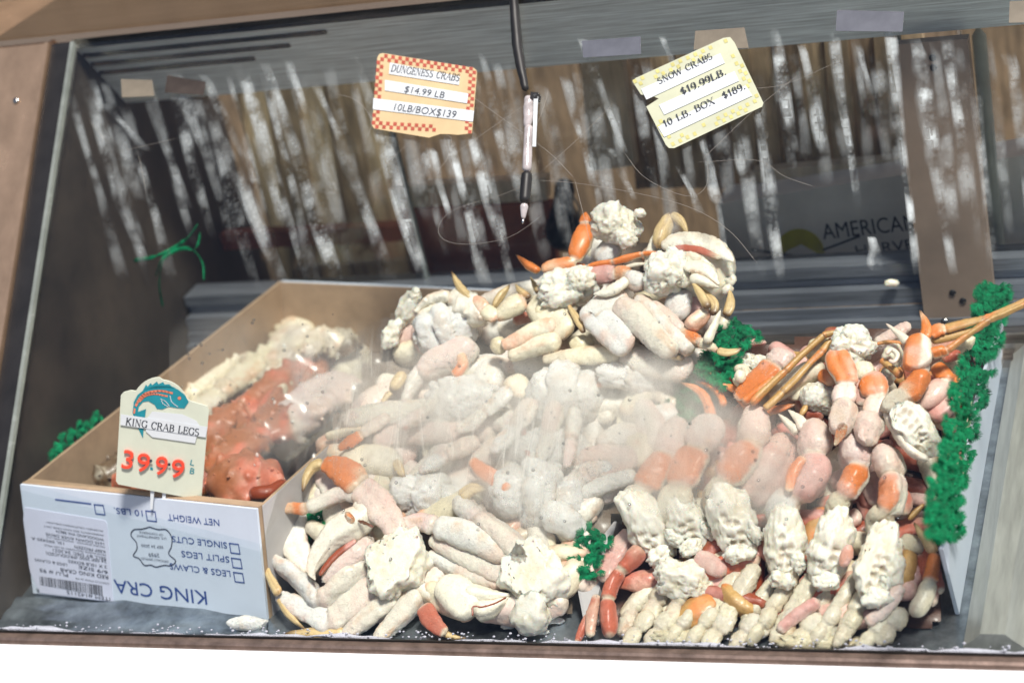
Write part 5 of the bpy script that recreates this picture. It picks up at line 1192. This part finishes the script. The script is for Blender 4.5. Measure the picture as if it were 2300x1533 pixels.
t = snow('long thin orange brown snow crab legs reaching past the right edge', H, (1800, 350))
limb(t, 'leg', H, [('orange', [(1600, 340, 40), (1660, 300, 50), (1730, 280, 40)]), ('brown', [(1710, 300, 36), (1850, 255, 34), (2010, 210, 24)]), ('brown', [(2000, 215, 22), (2150, 150, 18), (2400, 30, 14)])], h=.084, amp=.04)
limb(t, 'leg', H, [('brown', [(1610, 375, 36), (1760, 345, 34), (1900, 305, 28), (2000, 275, 18)])], h=.078, amp=.04)
limb(t, 'leg', H, [('orange', [(1610, 470, 44), (1680, 450, 44), (1735, 440, 34)]), ('brown', [(1730, 445, 28), (1860, 350, 24), (2040, 225, 24)]), ('brown', [(2040, 228, 26), (2180, 165, 24), (2420, 55, 16)])], h=.090, amp=.04)
limb(t, 'leg', H, [('red', [(1690, 510, 34), (1770, 485, 44), (1840, 490, 24)])], h=.060)
limb(t, 'leg', H, [('fpink', [(1200, 400, 46), (1330, 330, 50), (1460, 250, 40)])], h=.040)
limb(t, 'leg', H, [('brown', [(1210, 400, 14), (1300, 385, 18), (1420, 395, 16)])], h=.066)
limb(t, 'leg', H, [('brown', [(1240, 515, 26), (1310, 570, 24), (1400, 640, 34)])], h=.070)
t = snow('curled pale snow crab joint beside the middle green leaves', H, (250, 600))
chunk(t, 'shoulder_meat', H, (310, 560), 110, 90, 20, .040, rough=.38, kind='wet')
limb(t, 'joint', H, [('cream', [(160, 600, 40), (230, 580, 40), (250, 650, 40), (200, 690, 34), (160, 650, 26)])], h=.050)
chunk(t, 'joint_socket', H, (205, 640), 42, 50, 0, .064, kind='claw', sub=3)
limb(t, 'leg', H, [('rosy', [(270, 400, 34), (330, 390, 34), (400, 390, 16)])], h=.016)
t = snow('frosty white snow crab lump in the middle of the bin', H, (790, 790))
chunk(t, 'shoulder_meat', H, (790, 800), 150, 115, 10, .040, kind='wet', rough=.22)
limb(t, 'leg', H, [('orange', [(790, 610, 40), (840, 640, 56), (910, 690, 50)])], h=.052)
limb(t, 'leg', H, [('dark', [(640, 950, 50), (720, 920, 60), (820, 930, 60)])], h=.030)
limb(t, 'leg_tip', H, [('brown', [(650, 930, 16), (680, 880, 22), (700, 825, 5)])], h=.046)
t = snow('white ringed snow crab joints left of the upright claw', H, (1330, 480))
chunk(t, 'joint', H, (1330, 490), 78, 95, 10, .062, kind='claw', rough=.2, sub=4)
limb(t, 'joint_ring', H, [('wtip', [(1280, 480, 18), (1320, 440, 18), (1365, 480, 18), (1340, 530, 18), (1300, 520, 14)])], h=.082)
chunk(t, 'joint', H, (1290, 640), 60, 70, 0, .050, kind='claw', sub=4)
chunk(t, 'joint', H, (800, 440), 120, 90, -30, .050, kind='cream', sub=4, rough=.3)
t = snow('tan snow crab body lying under the right green leaf strip', H, (1740, 570))
chunk(t, 'body', H, (1745, 570), 125, 70, -10, .040, kind='cream', rough=.25)
chunk(t, 'body', H, (1830, 430), 130, 50, -35, .044, kind='cream', rough=.2, sub=4)
# bottom layer
t = snow('wet translucent snow crab end under the first two front row ends', B, (830, 880))
chunk(t, 'shoulder_meat', B, (820, 870), 195, 125, 15, .018, kind='wet', rough=.30)
limb(t, 'leg', B, [('rosy', [(900, 700, 50), (1010, 770, 66), (1090, 830, 46)])], h=.018)
t = snow('red snow crab legs standing at the lower left corner of the snow crab bin', B, (340, 1100))
limb(t, 'leg', B, [('red', [(550, 650, 60), (490, 730, 72), (430, 800, 52)]), ('red', [(400, 820, 48), (350, 910, 60), (330, 1000, 56)]), ('red', [(330, 1000, 54), (335, 1110, 66), (345, 1240, 44)])], h=.022)
limb(t, 'leg', B, [('red', [(262, 960, 26), (225, 1100, 40), (215, 1240, 30)])], h=.016)
limb(t, 'leg', B, [('rosy', [(500, 560, 50), (400, 680, 56), (290, 880, 44)])], h=.012)
limb(t, 'leg', B, [('red', [(205, 1090, 22), (165, 1190, 28), (130, 1275, 18)])], h=.012)
t = snow('amber tipped snow crab leg curving down the right side of the bin', I, (1450, 1100))
limb(t, 'leg', I, [('orange', [(1530, 920, 56), (1510, 1060, 74), (1480, 1180, 76)]), ('cream', [(1490, 1160, 80), (1440, 1310, 92), (1340, 1470, 96)])], h=.020)
limb(t, 'leg_tip', I, [('tip', [(1530, 930, 52), (1470, 830, 46), (1410, 750, 30), (1352, 662, 5)])], h=.024)
limb(t, 'leg', I, [('tan', [(1230, 800, 60), (1340, 850, 76), (1460, 880, 50)])], h=.012)
limb(t, 'leg', I, [('red', [(1250, 380, 40), (1280, 480, 56), (1260, 600, 50)])], h=.026)
limb(t, 'leg', I, [('brown', [(1300, 640, 26), (1380, 560, 26), (1440, 500, 12)])], h=.014)
t = snow('row of tan snow crab leg stubs along the bottom of the pane', B, (1100, 1150))
rr = random.Random(8)
for k in range(12):
    x = 520+k*128+rr.uniform(-25, 25); y = 930+k*6+rr.uniform(-30, 30)
    limb(t, 'leg', B, [('tan', [(x+150, y-170, 44), (x+70, y-30, 58), (x-20, y+120, 50)]), ('cream', [(x-15, y+90, 56), (x-50, y+190, 62), (x-90, y+280, 40)])], h=.004+.004*(k % 3), rot=rr.uniform(-60, 60), knob=.15)
for k in range(13):
    x = 500+k*138+rr.uniform(-22, 22); dy = rr.uniform(-30, 30)
    limb(t, 'leg', B, [('tan', [(x+95, 1070+dy, 40), (x+45, 1140+dy, 58), (x+5, 1190+dy, 44)]), ('tan', [(x+5, 1190+dy, 44), (x-40, 1250+dy, 52), (x-80, 1310+dy, 26)])], h=.014, knob=.12, rot=rr.uniform(-40, 40))
chunk(t, 'body', B, (900, 1250), 300, 60, 3, .004, kind='tan', rough=.4, sub=4); chunk(t, 'body', B, (1750, 1280), 330, 60, 3, .004, kind='tan', rough=.4, sub=4)
limb(t, 'leg', B, [('rosy', [(1430, 1200, 34), (1560, 1090, 44), (1700, 1000, 40)])], h=.022)
limb(t, 'leg', B, [('fpink', [(2000, 1150, 36), (2120, 1060, 44), (2230, 900, 40)])], h=.022)

# --- KING CRAB in the carton
def kin(x, y, h=0.): return on_z(x, y, .082+h)
def king(lab, q): return thing('king_crab_leg', lab, 'crab', kin(*q), GK)
Px = lambda x, y: (x, y)
for lab, q, segs in (
  ('thick cream king crab leg against the rear wall of the carton', (660, 780), [('cream', [(728, 712, 30), (690, 725, 40), (650, 775, 44), (628, 830, 34)]), ('cream', [(632, 815, 26), (622, 880, 22), (612, 910, 12)])]),
  ('cream brown king crab leg along the left of the two long red legs', (500, 890), [('tan', [(372, 1010, 20), (430, 945, 36), (492, 890, 30)]), ('cream', [(492, 890, 30), (570, 830, 36), (650, 770, 24)])]),
  ('upper long red king crab leg just above the fish tag corner', (550, 925), [('king', [(425, 1030, 22), (480, 975, 40), (545, 925, 32)]), ('king', [(545, 925, 32), (620, 870, 38), (700, 815, 22)])]),
  ('lower long red king crab leg just right of the fish tag', (590, 980), [('king', [(468, 1062, 22), (530, 1015, 42), (595, 968, 33)]), ('king', [(595, 968, 33), (650, 925, 36), (712, 880, 20)])]),
  ('orange spiny king crab claw at the front right corner of the carton', (540, 1080), [('king', [(475, 1062, 42), (530, 1075, 58), (590, 1085, 44)]), ('king', [(590, 1070, 40), (620, 1065, 40), (636, 1060, 20)])]),
  ('dark red king crab leg lying behind the prongs of the fish tag', (340, 1095), [('king', [(262, 1075, 30), (320, 1085, 38), (390, 1100, 32), (440, 1108, 24)])]),
  ('spotted ivory king crab leg left of the fish tag', (235, 1060), [('spot', [(212, 1082, 18), (242, 1068, 34), (290, 1040, 36), (320, 1012, 24)])]),
  ('salmon king crab leg at the right of the carton near the middle', (690, 900), [('fpink', [(800, 850, 40), (720, 900, 60), (650, 960, 50)]), ('king', [(660, 940, 46), (620, 925, 40), (590, 915, 20)])]),
  ('curled tan king crab joint near the rear wall of the carton', (740, 780), [('cream', [(690, 800, 26), (720, 760, 30), (765, 775, 26), (770, 810, 16)]), ('spot', [(730, 740, 22), (770, 760, 26), (790, 790, 20)])]),
  ('pale tan king crab leg along the left wall of the carton', (480, 860), [('cream', [(560, 790, 18), (500, 840, 30), (440, 890, 28), (400, 930, 16)])])):
    t = king(lab, q)
    limb(t, 'leg', Px, segs, h=.0, surf=kin, knob=.35, amp=.12, spines=26)
t = [o for o in bpy.data.objects if o.get('label', '').startswith('orange spiny king')][0]
limb(t, 'claw_tip', Px, [('dark', [(560, 1108, 16), (600, 1105, 18), (640, 1080, 8)])], h=.004, surf=kin)
# clear sheet over the carton's legs
sh = []; C = []; nx, ny = 40, 34
for j in range(ny+1):
    for i in range(nx+1):
        u, v = i/nx, j/ny
        x = (640+270*u)*(1-v)+(560+190*u)*v; y = (745-18*u)*(1-v)+(1120-10*u)*v
        P = on_pile(x, y, .02)+PN*(.010*math.sin(u*9+v*3)+.007*math.sin(v*14-u*5)); sh.append(P)
        e = min(1, min(u, 1-u, v, 1-v)*9+.25); C.append([(.08+.22*max(0, math.sin(u*23+v*9))**4+.25*max(0, math.sin(u*11-v*6+1))**10)*e+.04]*3)
F = [(j*(nx+1)+i, j*(nx+1)+i+1, (j+1)*(nx+1)+i+1, (j+1)*(nx+1)+i) for j in range(ny) for i in range(nx)]
tag(mesh('plastic_sheet', (squash(np.array(sh)), F, np.array(C)), M['sheet']), 'crumpled clear plastic sheet between the carton and the crab heap', 'plastic sheet')

# --- what lies underneath: buried pieces that nobody could count
def inside(x, y, poly):
    c = False; j = len(poly)-1
    for i in range(len(poly)):
        if (poly[i][1] > y) != (poly[j][1] > y) and x < (poly[j][0]-poly[i][0])*(y-poly[i][1])/(poly[j][1]-poly[i][1])+poly[i][0]: c = not c
        j = i
    return c
def buried(poly, n, styles, lab, h0, rmin, rmax, bed):
    r3 = random.Random(len(poly)*n); gs_ = []
    xs = [p[0] for p in poly]; ys = [p[1] for p in poly]
    nx, ny = 46, 40; V = []; F = []; ix = {}
    for j in range(ny+1):
        for i in range(nx+1):
            x = min(xs)+(max(xs)-min(xs))*i/nx; y = min(ys)+(max(ys)-min(ys))*j/ny
            if inside(x, y, poly):
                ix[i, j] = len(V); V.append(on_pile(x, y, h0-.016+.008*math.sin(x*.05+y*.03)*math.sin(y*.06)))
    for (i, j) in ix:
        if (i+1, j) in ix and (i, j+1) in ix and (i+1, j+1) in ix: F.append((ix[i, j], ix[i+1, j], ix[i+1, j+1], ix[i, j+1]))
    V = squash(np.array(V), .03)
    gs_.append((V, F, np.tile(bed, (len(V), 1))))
    k = 0
    while k < n:
        x, y = r3.uniform(min(xs), max(xs)), r3.uniform(min(ys), max(ys))
        if not inside(x, y, poly): continue
        a = r3.uniform(0, 6.28); L = r3.uniform(50, 110); b = r3.uniform(-.5, .5); r = r3.uniform(rmin, rmax)
        nd = [(x-L*math.cos(a), y-L*math.sin(a)*.8, r*.6), (x+L*.2*b, y, r), (x+L*math.cos(a+b), y+L*math.sin(a+b)*.8, r*.55)]
        if not all(inside(q[0], q[1], poly) for q in nd): continue
        gs_.append(seg(Px, nd, r3.choice(styles), h=h0+r3.uniform(-.010, .006), rot=r3.uniform(-90, 90), fine=.3)); k += 1
    g = join(*gs_); tag(mesh('buried_crab_pieces', g, M['shell']), lab, 'crab pieces', kind='stuff')
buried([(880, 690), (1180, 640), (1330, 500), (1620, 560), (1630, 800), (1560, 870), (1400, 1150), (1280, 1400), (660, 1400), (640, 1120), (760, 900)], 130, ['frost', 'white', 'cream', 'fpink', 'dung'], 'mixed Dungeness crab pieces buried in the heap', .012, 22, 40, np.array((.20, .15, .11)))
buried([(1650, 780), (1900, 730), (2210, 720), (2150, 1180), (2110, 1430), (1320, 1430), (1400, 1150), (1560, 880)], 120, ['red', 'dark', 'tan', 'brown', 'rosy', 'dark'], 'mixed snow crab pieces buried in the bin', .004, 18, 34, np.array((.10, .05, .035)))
gs_ = [seg(Px, nd, sty, h=-.034, surf=kin, knob=.3, fine=.1) for sty, nd in (('king', [(330, 1070, 18), (385, 1015, 26), (440, 960, 22)]), ('king', [(330, 1080, 30), (430, 1000, 40), (520, 900, 36)]), ('tan', [(430, 900, 34), (560, 800, 40), (640, 740, 30)]), ('king', [(520, 1000, 36), (640, 900, 44), (740, 800, 36)]), ('tan', [(620, 1010, 40), (740, 900, 44), (840, 760, 36)]), ('dark', [(420, 1100, 30), (520, 1060, 36), (600, 1090, 30)]), ('cream', [(680, 830, 40), (760, 780, 44), (860, 740, 36)]))]
tag(mesh('buried_crab_pieces', join(*gs_), M['shell']), 'king crab pieces at the bottom of the carton', 'crab pieces', kind='stuff')

# ================================================================== GREEN LEAF DIVIDERS AND WHITE BIN WALLS
XD = 1.1225
wallp = [on_x(2150, 1340, XD), on_x(2262, 780, XD), on_x(2264, 690, XD), on_x(2205, 860, XD), on_x(2130, 1205, XD), on_x(2118, 1232, XD)]
wallp[0][2] = floor_z(wallp[0][1])+.001; wallp[1][2] = floor_z(wallp[1][1])+.001
bw_ = thing('bin_divider', 'white bin divider wall at the right of the snow crab', 'divider', wallp[0])
mesh('wall_panel', slab(wallp, (-1, 0, 0), .004), M['boxwhite'], bw_, False)
b2 = thing('bin_divider', 'white bin divider edge at the lower left of the snow crab', 'divider', on_pile(1310, 1380))
mesh('wall_panel', slab([on_pile(1296, 1285, .012), on_pile(1322, 1420, .006), on_pile(1322, 1420, -.02), on_pile(1400, 1180, -.02), on_pile(1385, 1170, .0)], (-1, 0, 0), .003), M['boxside'], b2, False)
GG = 'green plastic leaf strips'
def leaf_strip(lab, path, wpx, surf, n, seed):
    r4 = random.Random(seed); D = catmull(np.array(path, float), 60)
    t = thing('leaf_strip', lab, 'plastic greens', surf(*D[-1], 0), GG)
    V, F, *_ = tube([surf(x, y, -.004) for x, y in D[::6]], [wpx*.16*mpx(surf(*D[0], 0))]*len(D[::6]), step=.006, smax=10); mesh('stem_band', (V, F), M['green'], t)
    V = []; F = []
    for i in range(n):
        k = r4.random(); x, y = D[int(k*59.99)]; d = D[min(59, int(k*59.99)+1)]-D[max(0, int(k*59.99)-1)]; d = d/(np.hypot(*d)+1e-9)
        lat = r4.uniform(-1, 1); px = np.array([x, y])+np.array([-d[1], d[0]])*lat*wpx*(.40+.34*abs(math.sin(k*len(path)*4.3)))
        c = surf(px[0], px[1], r4.uniform(.0, .012)*(.4+.6*abs(math.sin(k*len(path)*4.3)))); s = mpx(c)
        nrm = PN*.8-FWD*.5; nrm /= np.linalg.norm(nrm)
        a0 = math.atan2(-d[0]*0+lat*1.0, .8)+r4.uniform(-1.1, 1.1)
        e1 = RGT*d[0]-UPV*d[1]; e2 = np.cross(nrm, e1); e2 = -e2
        L = r4.uniform(11, 20)*s; nb = 9
        for b in range(nb):
            a = a0+(b/(nb-1)-.5)*2.1+r4.uniform(-.05, .05)
            dr = e1*math.cos(a)+e2*math.sin(a)*(1 if lat >= 0 else 1); sd_ = np.cross(nrm, dr); w_ = L*.055
            l2 = L*(.72+.28*math.cos((b/(nb-1)-.5)*2.4))*r4.uniform(.9, 1.1); lift = r4.uniform(.1, .5)
            q = len(V)
            V += [c-sd_*w_*.5, c+sd_*w_*.5, c+dr*l2*.55+nrm*l2*lift*.5-sd_*w_*1.3, c+dr*l2*.55+nrm*l2*lift*.5+sd_*w_*1.3, c+dr*l2+nrm*l2*lift*.45-sd_*w_*.8, c+dr*l2+nrm*l2*lift*.45+sd_*w_*.8]
            F += [(q, q+1, q+3, q+2), (q+2, q+3, q+5, q+4)]
    mesh('leaves', (np.array(V), F), M['green'], t, False, kind='stuff')
def at_div(x, y, h=0.): return on_x(x, y, XD+.006+h*.6)
leaf_strip('long green plastic leaf strip on the right bin divider', [(2236, 640), (2226, 700), (2200, 800), (2172, 900), (2150, 1000), (2125, 1090), (2118, 1150), (2122, 1205)], 52, at_div, 800, 1)
leaf_strip('short green plastic leaf strip between the Dungeness heap and the snow crab', [(1672, 728), (1650, 770), (1618, 815), (1598, 850)], 58, lambda x, y, h=0.: on_pile(x, y, .040+h), 170, 2)
leaf_strip('green plastic leaf strip seen dimly through the fogged glass left of the snow crab', [(1580, 870), (1545, 905), (1510, 950), (1478, 1010)], 58, lambda x, y, h=0.: on_pile(x, y, .012+h), 130, 6)
leaf_strip('small green plastic leaf tuft at the lower left corner of the snow crab bin', [(1345, 1190), (1325, 1220), (1315, 1260), (1312, 1295)], 54, lambda x, y, h=0.: on_pile(x, y, .016+h), 130, 3)
leaf_strip('green plastic leaf tuft behind the claws right of the carton', [(745, 1070), (715, 1100), (695, 1150), (690, 1200)], 46, lambda x, y, h=0.: on_pile(x, y, .006+h), 110, 4)
leaf_strip('green plastic leaf strip in the dark behind the carton\'s left wall', [(235, 945), (190, 980), (150, 1010), (125, 1030)], 26, lambda x, y, h=0.: on_x(x, y, .012)+np.array([0, 0, h]), 60, 5)
# loose bits
fl = lambda x, y: hit(x, y, (0, -.08, 1), -.018)
tt = thing('frost_lump', 'white lump of frost on the deck in front of the carton', 'frost', fl(560, 1415))
def flo(x, y, h=0.): return fl(x, y)+np.array([0, 0, .010+h])
chunk(tt, 'lump', Px, (560, 1416), 44, 17, 0, .0, kind='frost', rough=.35, surf=flo, sub=4)
tt = thing('frost_lump', 'thin icy crumbs on the deck under the closed claw', 'frost', fl(1150, 1420))
for q, a, b in (((1142, 1412), 16, 7), ((1215, 1425), 22, 6), ((1260, 1330), 10, 20), ((1245, 1400), 26, 8)): chunk(tt, 'crumb', Px, q, a, b, 0, -.006, kind='frost', rough=.5, surf=flo, sub=3)
sc_ = thing('shell_scrap', 'pale crab shell scrap lying on the back rail', 'scrap', on_y(2000, 640, .60))
chunk(sc_, 'scrap', Px, (2003, 636), 18, 9, 0, .0, kind='claw', rough=.35, surf=lambda x, y, h=0.: on_y(x, y, .598), sub=3)
for k, (x, y) in enumerate(((2122, 722), (2065, 746))):
    c = on_y(x, y, .565); V, F, *_ = tube([c, c+np.array([0, -.003, .001])], [.0055, .0035], up=(1, 0, 0), step=.0015); mesh('rivet', (V, F), M['brass'], case)
# crumpled foil skin on the deck in front of the carton
V = []; F = []; nx, ny = 60, 10
for j in range(ny+1):
    for i in range(nx+1):
        x = -40+640*i/nx; y = 1345+75*j/ny+18*(i/nx); P = fl(x, y); P = P+np.array([0, 0, .003+.0022*math.sin(i*.21+j*.9)*math.sin(j*.8+i*.07)+.0022*float(fbm(np.array([[i*.23, j*.55, 0]]), 3)[0])]); V.append(P)
F = [(j*(nx+1)+i, j*(nx+1)+i+1, (j+1)*(nx+1)+i+1, (j+1)*(nx+1)+i) for j in range(ny) for i in range(nx)]
tag(mesh('foil_liner', (V, F), M['deck']), 'crumpled metal liner sheet on the deck before the carton', 'liner')
